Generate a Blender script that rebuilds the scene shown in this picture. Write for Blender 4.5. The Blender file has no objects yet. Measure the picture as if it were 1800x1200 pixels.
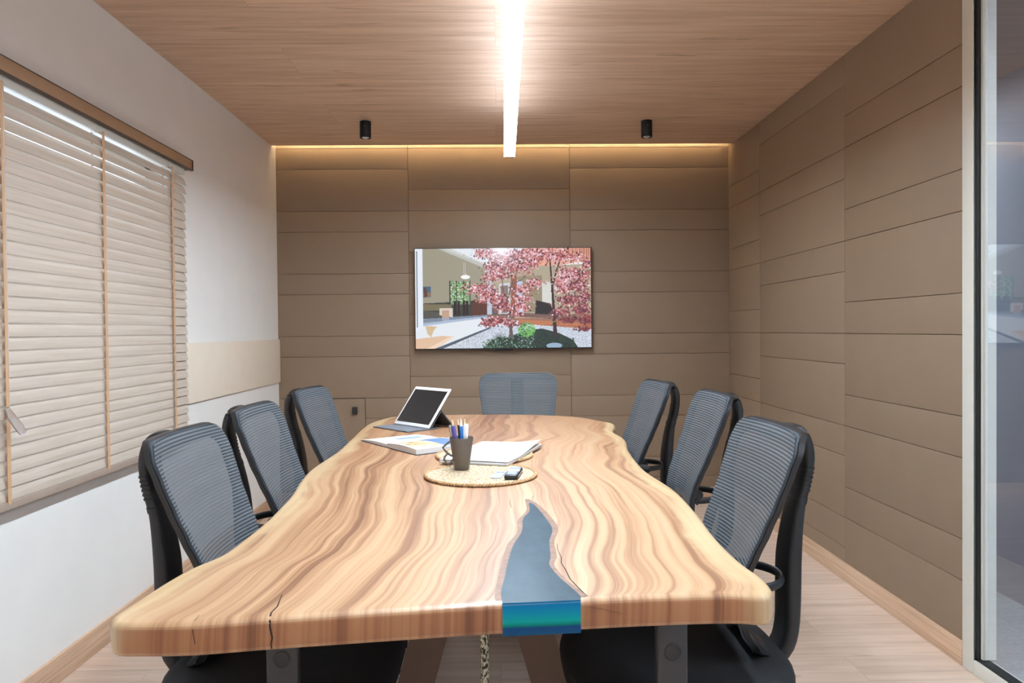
import bpy, bmesh, math, random
import numpy as np
from mathutils import Vector, Matrix, noise
random.seed(7)
PI = math.pi
S = bpy.context.scene
C = S.collection

# ------------------------------------------------------------------ camera, world, exposure
cam_data = bpy.data.cameras.new('camera')
cam = bpy.data.objects.new('camera', cam_data)
C.objects.link(cam)
S.camera = cam
cam_data.sensor_width = 36.0
cam_data.lens = 1303.94 / 1800 * 36
cam_data.clip_start = 0.02
YAW, PITCH, ROLL = 0.0189, 0.0154, -0.0097
def cam_rot(yaw, pitch, roll):
    B = np.array([[1, 0, 0], [0, 0, -1], [0, 1, 0]], float)
    cy, sy, cp, sp, cr, sr = (math.cos(yaw), math.sin(yaw), math.cos(pitch), math.sin(pitch), math.cos(roll), math.sin(roll))
    Ry = np.array([[cy, 0, -sy], [0, 1, 0], [sy, 0, cy]])
    Rp = np.array([[1, 0, 0], [0, cp, -sp], [0, sp, cp]])
    Rr = np.array([[cr, -sr, 0], [sr, cr, 0], [0, 0, 1]])
    return Rr @ Rp @ Ry @ B
R = cam_rot(YAW, PITCH, ROLL)
right, up, back = R[0], -R[1], -R[2]
cam.matrix_world = Matrix(((right[0], up[0], back[0], 0), (right[1], up[1], back[1], 0), (right[2], up[2], back[2], 1.2), (0, 0, 0, 1)))

world = bpy.data.worlds.new('world')
S.world = world
world.use_nodes = True
bg = world.node_tree.nodes['Background']
bg.inputs[0].default_value = (0.80, 0.86, 1.0, 1)
bg.inputs[1].default_value = 5.0

S.view_settings.view_transform = 'Standard'
S.view_settings.look = 'None'
S.view_settings.gamma = 1
S.view_settings.use_curve_mapping = False
S.view_settings.exposure = 0.0
PENDANT_STRENGTH = 142.0
PENDANT_UP_STRENGTH = 13.0
COVE_STRENGTH = 105.0
REAR_FILL_STRENGTH = 1.5
CORRIDOR_FILL_STRENGTH = 30.0
S.cycles.use_denoising = True
S.cycles.max_bounces = 10
S.cycles.diffuse_bounces = 6
S.cycles.transparent_max_bounces = 16
S.cycles.sample_clamp_indirect = 6.0

# ------------------------------------------------------------------ material helpers
def srgb(r, g, b):
    f = lambda c: (c / 255) / 12.92 if c / 255 <= 0.04045 else ((c / 255 + 0.055) / 1.055) ** 2.4
    return (f(r), f(g), f(b), 1)
def mat(name, col=(0.5, 0.5, 0.5, 1), rough=0.5, metal=0.0, spec=0.5, coat=0.0, trans=0.0, emit=None, estr=0.0):
    m = bpy.data.materials.new(name)
    m.use_nodes = True
    b = m.node_tree.nodes['Principled BSDF']
    b.inputs['Base Color'].default_value = col
    b.inputs['Roughness'].default_value = rough
    b.inputs['Metallic'].default_value = metal
    b.inputs['Specular IOR Level'].default_value = spec
    b.inputs['Coat Weight'].default_value = coat
    b.inputs['Transmission Weight'].default_value = trans
    if emit:
        b.inputs['Emission Color'].default_value = emit
        b.inputs['Emission Strength'].default_value = estr
    return m
class NT:
    """small node graph builder"""
    def __init__(s, m):
        s.t = m.node_tree
        s.b = s.t.nodes['Principled BSDF']
    def n(s, kind, **kw):
        nd = s.t.nodes.new(kind)
        for k, v in kw.items():
            if k.startswith('i_'):
                nd.inputs[k[2:].replace('_', ' ')].default_value = v
            else:
                setattr(nd, k, v)
        return nd
    def l(s, a, b):
        s.t.links.new(a, b)
    def coord(s, which='Object'):
        return s.n('ShaderNodeTexCoord').outputs[which]
    def mapping(s, vec, scale=(1, 1, 1), loc=(0, 0, 0), rot=(0, 0, 0)):
        m = s.n('ShaderNodeMapping')
        m.inputs['Scale'].default_value = scale
        m.inputs['Location'].default_value = loc
        m.inputs['Rotation'].default_value = rot
        s.l(vec, m.inputs['Vector'])
        return m.outputs[0]
    def noise(s, vec, scale=1, detail=3, rough=0.5, dist=0):
        n = s.n('ShaderNodeTexNoise')
        n.inputs['Scale'].default_value = scale
        n.inputs['Detail'].default_value = detail
        n.inputs['Roughness'].default_value = rough
        n.inputs['Distortion'].default_value = dist
        s.l(vec, n.inputs['Vector'])
        return n.outputs
    def ramp(s, fac, stops, interp='LINEAR'):
        r = s.n('ShaderNodeValToRGB')
        r.color_ramp.interpolation = interp
        e = r.color_ramp.elements
        while len(e) < len(stops):
            e.new(0.5)
        for i, (p, c) in enumerate(stops):
            e[i].position = p
            e[i].color = c if len(c) == 4 else (*c, 1)
        s.l(fac, r.inputs[0])
        return r.outputs[0]
    def math(s, op, a, b=None, c=None):
        m = s.n('ShaderNodeMath', operation=op)
        for i, v in enumerate((a, b, c)):
            if v is None:
                continue
            if isinstance(v, (int, float)):
                m.inputs[i].default_value = v
            else:
                s.l(v, m.inputs[i])
        return m.outputs[0]
    def mix(s, fac, a, b, blend='MIX'):
        m = s.n('ShaderNodeMix', data_type='RGBA', blend_type=blend)
        for i, v in ((0, fac), (6, a), (7, b)):
            if isinstance(v, (int, float, tuple)):
                m.inputs[i].default_value = v
            else:
                s.l(v, m.inputs[i])
        return m.outputs[2]
    def bump(s, h, strength=0.2, dist=0.01):
        b = s.n('ShaderNodeBump')
        b.inputs['Strength'].default_value = strength
        b.inputs['Distance'].default_value = dist
        s.l(h, b.inputs['Height'])
        s.l(b.outputs[0], s.b.inputs['Normal'])

def noisy(name, col, rough=0.5, scale=40, amount=0.08, bump=0.0, **kw):
    m = mat(name, col, rough, **kw)
    g = NT(m)
    f = g.noise(g.coord(), scale, 4)[0]
    dark = tuple(c * (1 - amount) for c in col[:3]) + (1,)
    light = tuple(min(1, c * (1 + amount)) for c in col[:3]) + (1,)
    g.l(g.ramp(f, [(0.3, dark), (0.7, light)]), g.b.inputs['Base Color'])
    if bump:
        g.bump(f, bump, 0.002)
    return m

def plank_mat(name, c0, c1, c2, plank_w, plank_l, rough=0.45, seam=0.75, contrast=1.0):
    """boards running along world x, grain streaks along x"""
    m = mat(name, c0, rough)
    g = NT(m)
    co = g.coord()
    br = g.n('ShaderNodeTexBrick')
    br.offset = 0.37
    br.inputs['Scale'].default_value = 1
    br.inputs['Mortar Size'].default_value = 0.0012
    br.inputs['Brick Width'].default_value = plank_l
    br.inputs['Row Height'].default_value = plank_w
    br.inputs['Color1'].default_value = (0, 0, 0, 1)
    br.inputs['Color2'].default_value = (1, 1, 1, 1)
    br.inputs['Mortar'].default_value = (0.5, 0.5, 0.5, 1)
    g.l(co, br.inputs['Vector'])
    tone = br.outputs['Color']
    off = g.n('ShaderNodeVectorMath', operation='MULTIPLY_ADD')
    g.l(tone, off.inputs[0])
    off.inputs[1].default_value = (7, 3, 5)
    g.l(co, off.inputs[2])
    st = g.noise(g.mapping(off.outputs[0], (1.1, 22, 1)), 1.6, 6, 0.55, 0.35)[0]
    fine = g.noise(g.mapping(off.outputs[0], (5, 130, 1)), 2, 3, 0.6)[0]
    knot = g.noise(g.mapping(off.outputs[0], (1.4, 9, 1)), 1.7, 2, 0.5, 0.6)[0]
    f = g.math('ADD', g.math('MULTIPLY', st, 0.7), g.math('MULTIPLY', fine, 0.3))
    col = g.ramp(f, [(0.5 - 0.16 / contrast, c2), (0.5, c0), (0.5 + 0.16 / contrast, c1)])
    kn = g.ramp(knot, [(0.66, (1, 1, 1)), (0.74, (0.72, 0.68, 0.64))])
    col = g.mix(1.0, col, kn, 'MULTIPLY')
    tn = g.ramp(g.n('ShaderNodeSeparateColor').outputs[0] if False else tone, [(0.0, (0.94, 0.94, 0.94)), (1.0, (1.05, 1.04, 1.03))])
    col = g.mix(1.0, col, tn, 'MULTIPLY')
    col = g.mix(g.math('MULTIPLY', br.outputs['Fac'], 1 - seam), col, (0.08, 0.05, 0.03, 1))
    g.l(col, g.b.inputs['Base Color'])
    return m

M = {}
M['white_wall'] = noisy('white_wall_paint', srgb(239, 238, 234), 0.75, 6, 0.015)
M['taupe'] = noisy('taupe_laminate_panel', srgb(141, 121, 101), 0.55, 9, 0.02, spec=0.3)
M['groove'] = mat('panel_groove', srgb(106, 89, 74), 0.9)
M['cream_board'] = noisy('cream_board', srgb(238, 226, 208), 0.6, 12, 0.015)
M['ceiling'] = plank_mat('ceiling_wood', srgb(214, 184, 158), srgb(228, 202, 177), srgb(192, 160, 133), 0.42, 2.6, 0.5)
M['floor'] = plank_mat('floor_wood', srgb(214, 192, 174), srgb(226, 206, 190), srgb(196, 172, 154), 0.19, 1.25, 0.38)
def skirting_wood():
    m = mat('skirting_wood', srgb(208, 176, 148), 0.45)
    g = NT(m)
    f = g.noise(g.mapping(g.coord(), (1.2, 1.2, 46)), 1.6, 4, 0.55, 0.3)[0]
    g.l(g.ramp(f, [(0.34, srgb(188, 154, 125)), (0.5, srgb(206, 174, 145)), (0.66, srgb(217, 186, 158))]), g.b.inputs['Base Color'])
    return m
M['skirting'] = skirting_wood()
M['black_plastic'] = noisy('black_plastic', (0.017, 0.017, 0.018, 1), 0.42, 300, 0.15)
M['grey_plastic'] = noisy('dark_grey_plastic', (0.035, 0.035, 0.037, 1), 0.45, 300, 0.12)
M['seat_fabric'] = noisy('black_seat_fabric', (0.008, 0.009, 0.011, 1), 0.85, 500, 0.3, 0.3)
M['chrome'] = mat('chrome', (0.75, 0.75, 0.76, 1), 0.12, 1.0)
M['caster'] = noisy('caster_black', (0.012, 0.012, 0.013, 1), 0.5, 200, 0.1)
M['white_alu'] = noisy('powder_white_frame', srgb(214, 213, 203), 0.4, 60, 0.01)
M['gasket'] = mat('black_gasket', (0.01, 0.012, 0.012, 1), 0.6)
M['tv_black'] = mat('tv_black', (0.008, 0.008, 0.01, 1), 0.25)
M['brown_rail'] = noisy('blind_brown_lacquer', srgb(158, 128, 100), 0.4, 20, 0.04)
M['dark_brown'] = mat('dark_brown_edge', srgb(74, 58, 46), 0.5)
M['tape'] = noisy('tan_ladder_tape', srgb(206, 166, 128), 0.7, 400, 0.08)
M['black_metal'] = mat('black_metal', (0.014, 0.016, 0.018, 1), 0.4, 0.3)
M['black_handle'] = mat('black_handle', (0.02, 0.02, 0.02, 1), 0.35)
M['bronze_steel'] = noisy('bronze_brown_steel', srgb(104, 82, 70), 0.5, 30, 0.04, metal=0.2)
M['mug'] = mat('dark_stoneware', srgb(96, 86, 78), 0.32)
M['paper'] = noisy('white_paper', srgb(212, 210, 207), 0.7, 30, 0.01)
M['clear'] = mat('clear_acrylic', (0.95, 0.96, 1, 1), 0.05, trans=0.9)
M['carpet'] = noisy('corridor_floor', srgb(150, 156, 158), 0.8, 60, 0.12)
M['carpet_dark'] = noisy('corridor_floor_dark', srgb(112, 112, 118), 0.8, 25, 0.1)
M['corridor_wall'] = noisy('corridor_wall', srgb(152, 162, 178), 0.6, 5, 0.02)
M['corridor_ceiling'] = noisy('corridor_ceiling', srgb(160, 146, 138), 0.6, 5, 0.02)

def glass_mat(name, tint=(0.93, 0.97, 1, 1), ior=1.5, base=0.06):
    """thin pane: straight-through transparency plus fresnel reflection"""
    m = bpy.data.materials.new(name)
    m.use_nodes = True
    t = m.node_tree
    t.nodes.remove(t.nodes['Principled BSDF'])
    out = t.nodes['Material Output']
    tr = t.nodes.new('ShaderNodeBsdfTransparent'); tr.inputs[0].default_value = tint
    gl = t.nodes.new('ShaderNodeBsdfGlossy'); gl.inputs['Roughness'].default_value = 0.02
    fr = t.nodes.new('ShaderNodeFresnel'); fr.inputs[0].default_value = ior
    ad = t.nodes.new('ShaderNodeMath'); ad.operation = 'MULTIPLY_ADD'
    ad.inputs[1].default_value = 3.0; ad.inputs[2].default_value = base; ad.use_clamp = True
    mx = t.nodes.new('ShaderNodeMixShader')
    ge = t.nodes.new('ShaderNodeNewGeometry')      # each pane reflects once, at the face the ray enters
    ff = t.nodes.new('ShaderNodeMath'); ff.operation = 'SUBTRACT'; ff.inputs[0].default_value = 1.0
    mu = t.nodes.new('ShaderNodeMath'); mu.operation = 'MULTIPLY'
    t.links.new(ge.outputs['Backfacing'], ff.inputs[1])
    t.links.new(fr.outputs[0], ad.inputs[0]); t.links.new(ad.outputs[0], mu.inputs[0]); t.links.new(ff.outputs[0], mu.inputs[1])
    t.links.new(mu.outputs[0], mx.inputs[0])
    t.links.new(tr.outputs[0], mx.inputs[1]); t.links.new(gl.outputs[0], mx.inputs[2])
    t.links.new(mx.outputs[0], out.inputs[0])
    return m
M['glass'] = glass_mat('clear_glass')
def emit_mat(name, col, strength):
    m = mat(name, (0.8, 0.8, 0.8, 1), 0.5, emit=col, estr=strength)
    return m
M['pendant_light'] = emit_mat('pendant_diffuser_glow', (0.82, 0.94, 1.06, 1), PENDANT_STRENGTH)
M['pendant_up'] = emit_mat('pendant_uplight_glow', (0.80, 0.92, 1.1, 1), PENDANT_UP_STRENGTH)
M['pendant_side'] = emit_mat('pendant_side_glow', (0.90, 0.95, 1.0, 1), 3.0)
M['cove_light'] = emit_mat('warm_cove_glow', (1.0, 0.86, 0.56, 1), COVE_STRENGTH)
M['rear_fill'] = emit_mat('rear_fill_glow', (0.93, 0.96, 1.0, 1), REAR_FILL_STRENGTH)
M['corridor_fill'] = emit_mat('corridor_fill_glow', (0.88, 0.93, 1.0, 1), CORRIDOR_FILL_STRENGTH)

def slat_material():
    m = mat('white_washed_slat', srgb(214, 202, 188), 0.42)
    g = NT(m)
    co = g.coord()
    f = g.noise(g.mapping(co, (30, 1.5, 60)), 2, 4, 0.6)[0]
    g.l(g.ramp(f, [(0.3, srgb(190, 176, 160)), (0.7, srgb(206, 195, 182))]), g.b.inputs['Base Color'])
    return m
M['slat'] = slat_material()

def mesh_fabric():
    m = mat('slate_mesh_fabric', (0.05, 0.07, 0.09, 1), 0.75)
    g = NT(m)
    co = g.coord()
    sx = g.n('ShaderNodeSeparateXYZ')
    g.l(co, sx.inputs[0])
    w = g.math('SINE', g.math('MULTIPLY', sx.outputs[2], 2 * PI / 0.0078))
    w = g.math('MULTIPLY_ADD', w, 0.5, 0.5)
    col = g.ramp(w, [(0.25, (0.032, 0.039, 0.047)), (0.75, (0.094, 0.108, 0.122))])
    g.l(col, g.b.inputs['Base Color'])
    v = g.math('MULTIPLY_ADD', g.math('SINE', g.math('MULTIPLY', sx.outputs[1], 2 * PI / 0.003)), 0.5, 0.5)
    a = g.math('MAXIMUM', g.ramp(w, [(0.2, (0.76,) * 3), (0.7, (0.98,) * 3)]), g.math('MULTIPLY', v, 0.6))
    g.l(a, g.b.inputs['Alpha'])
    g.bump(w, 0.5, 0.001)
    return m
M['mesh_fabric'] = mesh_fabric()
M['fabric_edge'] = noisy('slate_fabric_edge', (0.055, 0.07, 0.088, 1), 0.7, 300, 0.15)

# ------------------------------------------------------------------ mesh helpers
class MB:
    def __init__(s):
        s.v = []; s.f = []; s.m = []; s.mats = []
    def mi(s, m):
        if m not in s.mats:
            s.mats.append(m)
        return s.mats.index(m)
    def add(s, vs, fs, m, T=None):
        o = len(s.v); k = s.mi(m)
        for p in vs:
            p = Vector(p)
            s.v.append(tuple(T @ p) if T else tuple(p))
        for f in fs:
            s.f.append([i + o for i in f]); s.m.append(k)
    def box(s, x0, x1, y0, y1, z0, z1, m, T=None, bev=0.0):
        x0, x1 = min(x0, x1), max(x0, x1); y0, y1 = min(y0, y1), max(y0, y1); z0, z1 = min(z0, z1), max(z0, z1)
        if bev <= 0:
            v = [(x, y, z) for z in (z0, z1) for y in (y0, y1) for x in (x0, x1)]
            f = [(0, 2, 3, 1), (4, 5, 7, 6), (0, 1, 5, 4), (2, 6, 7, 3), (0, 4, 6, 2), (1, 3, 7, 5)]
            s.add(v, f, m, T)
            return
        bm = bmesh.new()
        bmesh.ops.create_cube(bm, size=1)
        for v in bm.verts:
            v.co = Vector(((x0 + x1) / 2 + v.co.x * (x1 - x0), (y0 + y1) / 2 + v.co.y * (y1 - y0), (z0 + z1) / 2 + v.co.z * (z1 - z0)))
        bmesh.ops.bevel(bm, geom=bm.edges[:], offset=bev, segments=3, profile=0.5, affect='EDGES')
        s.frombm(bm, m, T)
    def frombm(s, bm, m, T=None):
        bm.verts.index_update()
        s.add([v.co.copy() for v in bm.verts], [[v.index for v in f.verts] for f in bm.faces], m, T)
        bm.free()
    def tube(s, pts, r, m, n=12, T=None, closed=False, flat=1.0, upv=None):
        """sweep an ellipse along points; r number or list; flat squashes along the binormal"""
        pts = [Vector(p) for p in pts]
        k = len(pts)
        rs = r if isinstance(r, (list, tuple)) else [r] * k
        vs = []; fs = []
        prev = Vector(upv) if upv else None
        for i, p in enumerate(pts):
            if closed:
                t = (pts[(i + 1) % k] - pts[i - 1]).normalized()
            else:
                t = (pts[min(i + 1, k - 1)] - pts[max(i - 1, 0)]).normalized()
            if prev is None:
                prev = Vector((0, 0, 1)) if abs(t.z) < 0.9 else Vector((1, 0, 0))
            a = (prev - t * prev.dot(t)).normalized()
            b = t.cross(a)
            if not upv:
                prev = a
            for j in range(n):
                an = 2 * PI * j / n
                vs.append(p + a * math.cos(an) * rs[i] + b * math.sin(an) * rs[i] * flat)
        for i in range(k if closed else k - 1):
            for j in range(n):
                i2 = (i + 1) % k; j2 = (j + 1) % n
                fs.append((i * n + j, i * n + j2, i2 * n + j2, i2 * n + j))
        if not closed:
            fs.append(tuple(range(n))[::-1]); fs.append(tuple((k - 1) * n + j for j in range(n)))
        s.add(vs, fs, m, T)
    def lathe(s, prof, m, n=24, T=None):
        """prof: list of (r, z)"""
        vs = []; fs = []
        for r, z in prof:
            for j in range(n):
                a = 2 * PI * j / n
                vs.append((r * math.cos(a), r * math.sin(a), z))
        for i in range(len(prof) - 1):
            for j in range(n):
                j2 = (j + 1) % n
                fs.append((i * n + j, i * n + j2, (i + 1) * n + j2, (i + 1) * n + j))
        if prof[0][0] > 1e-6:
            fs.append(tuple(range(n))[::-1])
        if prof[-1][0] > 1e-6:
            fs.append(tuple((len(prof) - 1) * n + j for j in range(n)))
        s.add(vs, fs, m, T)
    def prism(s, poly, z0, z1, m, T=None):
        n = len(poly)
        vs = [(x, y, z0) for x, y in poly] + [(x, y, z1) for x, y in poly]
        fs = [tuple(range(n))[::-1], tuple(range(n, 2 * n))] + [(i, (i + 1) % n, n + (i + 1) % n, n + i) for i in range(n)]
        s.add(vs, fs, m, T)
    def loft(s, rings, m, T=None, caps=True):
        n = len(rings[0]); vs = [p for r in rings for p in r]; fs = []
        for i in range(len(rings) - 1):
            for j in range(n):
                j2 = (j + 1) % n
                fs.append((i * n + j, i * n + j2, (i + 1) * n + j2, (i + 1) * n + j))
        if caps:
            fs.append(tuple(range(n))[::-1]); fs.append(tuple((len(rings) - 1) * n + j for j in range(n)))
        s.add(vs, fs, m, T)
    def build(s, name, parent=None, smooth=None, loc=None):
        me = bpy.data.meshes.new(name)
        me.from_pydata(s.v, [], s.f)
        for m in s.mats:
            me.materials.append(m)
        me.polygons.foreach_set('material_index', s.m)
        bm = bmesh.new(); bm.from_mesh(me)
        bmesh.ops.remove_doubles(bm, verts=bm.verts, dist=1e-6)
        bmesh.ops.recalc_face_normals(bm, faces=bm.faces)
        bm.to_mesh(me); bm.free()
        if smooth is not None:
            me.polygons.foreach_set('use_smooth', [True] * len(me.polygons))
            me.set_sharp_from_angle(angle=math.radians(smooth))
        o = bpy.data.objects.new(name, me)
        C.objects.link(o)
        if parent:
            o.parent = parent
        if loc is not None:
            o.location = loc
        return o
def one(name, m, parent=None, smooth=None, **box):
    b = MB(); b.box(*box['b'], m, bev=box.get('bev', 0))
    return b.build(name, parent, smooth)
def structure(o):
    o['kind'] = 'structure'
    return o
def tag(o, label, cat, group=None):
    o['label'] = label; o['category'] = cat
    if group:
        o['group'] = group
    return o
def empty(name, loc, rz=0.0):
    o = bpy.data.objects.new(name, None)
    C.objects.link(o)
    o.location = loc; o.rotation_euler = (0, 0, rz)
    o.empty_display_size = 0.1
    return o

# ------------------------------------------------------------------ room shell
XL, XR, ZC, YC, YW, YB = -1.5355, 1.6363, 2.4758, 5.124, 5.217, -1.6
floor = MB(); floor.box(XL - 0.2, XR + 0.02, YB - 0.1, YW + 0.2, -0.08, 0, M['floor'])
structure(floor.build('floor'))
ceil = MB(); ceil.box(XL - 0.1, XR + 0.1, YB - 0.1, YC, ZC, ZC + 0.035, M['ceiling'])
structure(ceil.build('ceiling'))
# slot above the back wall: closed box that holds the LED strip
trim = MB()
trim.box(XL - 0.1, XR + 0.1, YC - 0.25, YW + 0.1, 2.66, 2.70, M['white_wall'])
trim.box(XL - 0.1, XR + 0.1, YC - 0.25, YC - 0.22, ZC + 0.035, 2.66, M['white_wall'])
structure(trim.build('trim_1'))

# left wall with the window opening
WY0, WY1, WZ0, WZ1 = 1.15, 3.50, 0.74, 1.97
lw = MB()
T0 = XL - 0.14
for (y0, y1, z0, z1) in ((YB, WY0, -0.05, 2.68), (WY1, YW + 0.1, -0.05, 2.68), (WY0, WY1, -0.05, WZ0), (WY0, WY1, WZ1, 2.68)):
    lw.box(T0, XL, y0, y1, z0, z1, M['white_wall'])
structure(lw.build('wall_left'))
win = MB()
fr = 0.045
for (y0, y1, z0, z1) in ((WY0, WY0 + fr, WZ0, WZ1), (WY1 - fr, WY1, WZ0, WZ1), (WY0, WY1, WZ0, WZ0 + fr), (WY0, WY1, WZ1 - fr, WZ1), (2.30, 2.35, WZ0, WZ1)):
    win.box(T0 + 0.01, T0 + 0.06, y0, y1, z0, z1, M['white_alu'])
window = structure(win.build('window_1'))
gp = MB(); gp.box(T0 + 0.03, T0 + 0.036, WY0 + fr, WY1 - fr, WZ0 + fr, WZ1 - fr, M['glass'])
gp.build('window_pane', window)

# panelled walls: a dark backing with laminate boards laid over it, 2.5 mm gaps
PER, Z0 = 0.4357, 0.297
def board_rows(kind):
    """z-lines of a column of boards; kind 0 has the narrow board below, 1 above"""
    zs = [0.0]
    for k in range(-1, 6):
        b = Z0 + PER * k
        zs += [b, b + (0.147 if kind == 0 else 0.292)]
    zs = sorted(z for z in zs if 0.02 < z < 2.63)
    return [0.0] + zs + [2.66]
G = 0.0011
bw = MB()
bw.box(XL - 0.1, XR + 0.1, YW + 0.012, YW + 0.1, -0.05, 2.68, M['groove'])
cols = [(XL - 0.02, -0.618, 1), (-0.618, 0.514, 0), (0.514, XR + 0.02, 1)]
DOORX = (-1.50, -0.935)
for x0, x1, kind in cols:
    rows = board_rows(kind)
    for a, b in zip(rows[:-1], rows[1:]):
        if x0 < -1 and a < 0.72:      # boards around the cabinet door
            if b > 0.74:
                bw.box(x0 + G, x1 - G, YW, YW + 0.014, 0.733 + G, b - G, M['taupe'], bev=0.0012)
            b2 = min(b, 0.733)
            bw.box(DOORX[1] + G, x1 - G, YW, YW + 0.014, a + G, b2 - G, M['taupe'], bev=0.0012)
            bw.box(x0 + G, DOORX[0] - G, YW, YW + 0.014, a + G, b2 - G, M['taupe'], bev=0.0012)
            continue
        bw.box(x0 + G, x1 - G, YW, YW + 0.014, a + G, b - G, M['taupe'], bev=0.0012)
structure(bw.build('wall_back', smooth=30))
cd = MB(); cd.box(DOORX[0] + 0.003, DOORX[1] - 0.003, YW - 0.002, YW + 0.012, 0.085, 0.729, M['taupe'], bev=0.0012)
door = structure(cd.build('door_1'))
h = MB(); h.box(-1.021, -0.988, YW - 0.03, YW - 0.002, 0.622, 0.674, M['black_handle'], bev=0.004)
h.build('door_handle', door, smooth=40)

GY = 2.579      # where the panelling ends and the glass starts
rw = MB()
rw.box(XR + 0.012, XR + 0.1, GY - 0.005, YW + 0.1, -0.05, 2.68, M['groove'])
for y0, y1, kind in ((GY, 3.470, 0), (3.470, 4.603, 1), (4.603, YW + 0.02, 0)):
    rows = board_rows(kind)
    for a, b in zip(rows[:-1], rows[1:]):
        rw.box(XR, XR + 0.014, y0 + G, y1 - G, a + G, b - G, M['taupe'], bev=0.0012)
structure(rw.build('wall_right', smooth=30))
# glazed partition to the right, towards the camera
gf = MB()
gf.box(XR - 0.012, XR + 0.05, 2.505, 2.567, 0, ZC, M['white_alu'], bev=0.003)
gf.box(XR - 0.012, XR + 0.05, YB, 2.505, 0, 0.050, M['white_alu'], bev=0.003)
gf.box(XR - 0.012, XR + 0.05, YB, 2.505, ZC - 0.05, ZC, M['white_alu'], bev=0.003)
gf.box(XR + 0.004, XR + 0.05, 2.478, 2.490, 0.06, ZC - 0.05, M['white_alu'])
win2 = structure(gf.build('window_2', smooth=30))
gk = MB()
gk.box(XR - 0.004, XR + 0.03, 2.489, 2.5055, 0.049, ZC - 0.05, M['gasket'])
gk.box(XR - 0.004, XR + 0.03, YB, 2.5055, 0.049, 0.058, M['gasket'])
gk.build('window_gasket', win2)
gp = MB(); gp.box(XR + 0.012, XR + 0.020, YB, 2.4895, 0.055, ZC - 0.052, M['glass'])
gp.build('window_pane', win2)
# corridor beyond the glass
cw = MB(); cw.box(2.60, 2.68, YB - 0.3, 6.0, -0.05, 2.6, M['corridor_wall'])
structure(cw.build('wall_corridor'))
cw = MB(); cw.box(XR + 0.1, 2.7, 5.9, 6.0, -0.05, 2.6, M['corridor_wall'])
structure(cw.build('wall_corridor_end'))
cf = MB(); cf.box(XR + 0.02, 2.24, YB - 0.3, 6.0, -0.08, -0.001, M['carpet']); cf.box(2.24, 2.7, YB - 0.3, 6.0, -0.08, -0.001, M['carpet_dark'])
structure(cf.build('floor_corridor'))
cc = MB(); cc.box(XR + 0.1, 2.7, YB - 0.3, 6.0, ZC, ZC + 0.1, M['corridor_ceiling'])
structure(cc.build('ceiling_corridor'))
# rear of the room, behind the camera
rb = MB(); rb.box(XL - 0.1, 2.7, YB - 0.1, YB, -0.05, 2.68, M['white_wall'])
structure(rb.build('wall_rear'))

# skirtings
bb = MB(); bb.box(XL, XR, YW - 0.012, YW, 0, 0.075, M['skirting'], bev=0.002)
structure(bb.build('baseboard_back', smooth=30))
bb = MB(); bb.box(XR - 0.012, XR, 2.568, YW - 0.012, 0, 0.085, M['skirting'], bev=0.002)
bbr = structure(bb.build('baseboard_right', smooth=30))
bb = MB(); bb.box(XL, XL + 0.014, YB, YW - 0.012, 0, 0.095, M['skirting'], bev=0.003)
structure(bb.build('baseboard_left', smooth=30))
# cream board on the left wall between the blind and the corner
tb = MB(); tb.box(XL, XL + 0.013, 3.45, YW - 0.004, 0.852, 1.150, M['cream_board'], bev=0.001)
structure(tb.build('trim_2', smooth=30))

# ------------------------------------------------------------------ lamps
# warm LED strip in the slot above the back wall
led = MB(); led.box(XL + 0.01, XR - 0.01, YC - 0.05, YC - 0.035, ZC + 0.036, ZC + 0.05, M['cove_light'])
tag(led.build('led_strip'), 'warm LED strip hidden in the slot along the top of the back wall', 'light strip')
# linear pendant over the table
pen = empty('linear_pendant', (0.066, 0, 0))
PY0, PY1, PZ = 0.70, 4.29, 2.2
pr = Matrix.Rotation(math.radians(-0.45), 4, 'Z')
pr = Matrix.Translation((0, 3, 0)) @ pr @ Matrix.Translation((0, -3, 0))
hb = MB(); hb.box(-0.030, 0.030, PY0, PY1, PZ + 0.024, PZ + 0.055, M['white_alu'], T=pr, bev=0.002)
hb.build('housing', pen, smooth=30)
df = MB(); df.box(-0.0305, 0.0305, PY0 + 0.002, PY1 - 0.002, PZ, PZ + 0.003, M['pendant_light'], T=pr)
df.box(-0.0305, 0.0305, PY0 + 0.002, PY1 - 0.002, PZ + 0.003, PZ + 0.024, M['pendant_side'], T=pr)
for sx in (-1, 1):      # luminous lips added to keep light off the upper walls; diffuser recessed between them
    df.box(sx * 0.0305, sx * 0.0322, PY0 + 0.002, PY1 - 0.002, PZ - 0.006, PZ + 0.024, M['pendant_side'], T=pr)
df.box(-0.028, 0.028, PY0 + 0.002, PY1 - 0.002, PZ + 0.055, PZ + 0.058, M['pendant_up'], T=pr)
df.build('diffuser', pen)
for y in (1.0, 3.95):
    w = MB(); w.tube([(0, y, PZ + 0.058), (0, y, ZC)], 0.0008, M['chrome'], 6, T=pr)
    w.build('suspension_wire', pen)
tag(pen, 'bright white linear pendant lamp hanging lengthwise over the table', 'lamp')
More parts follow.
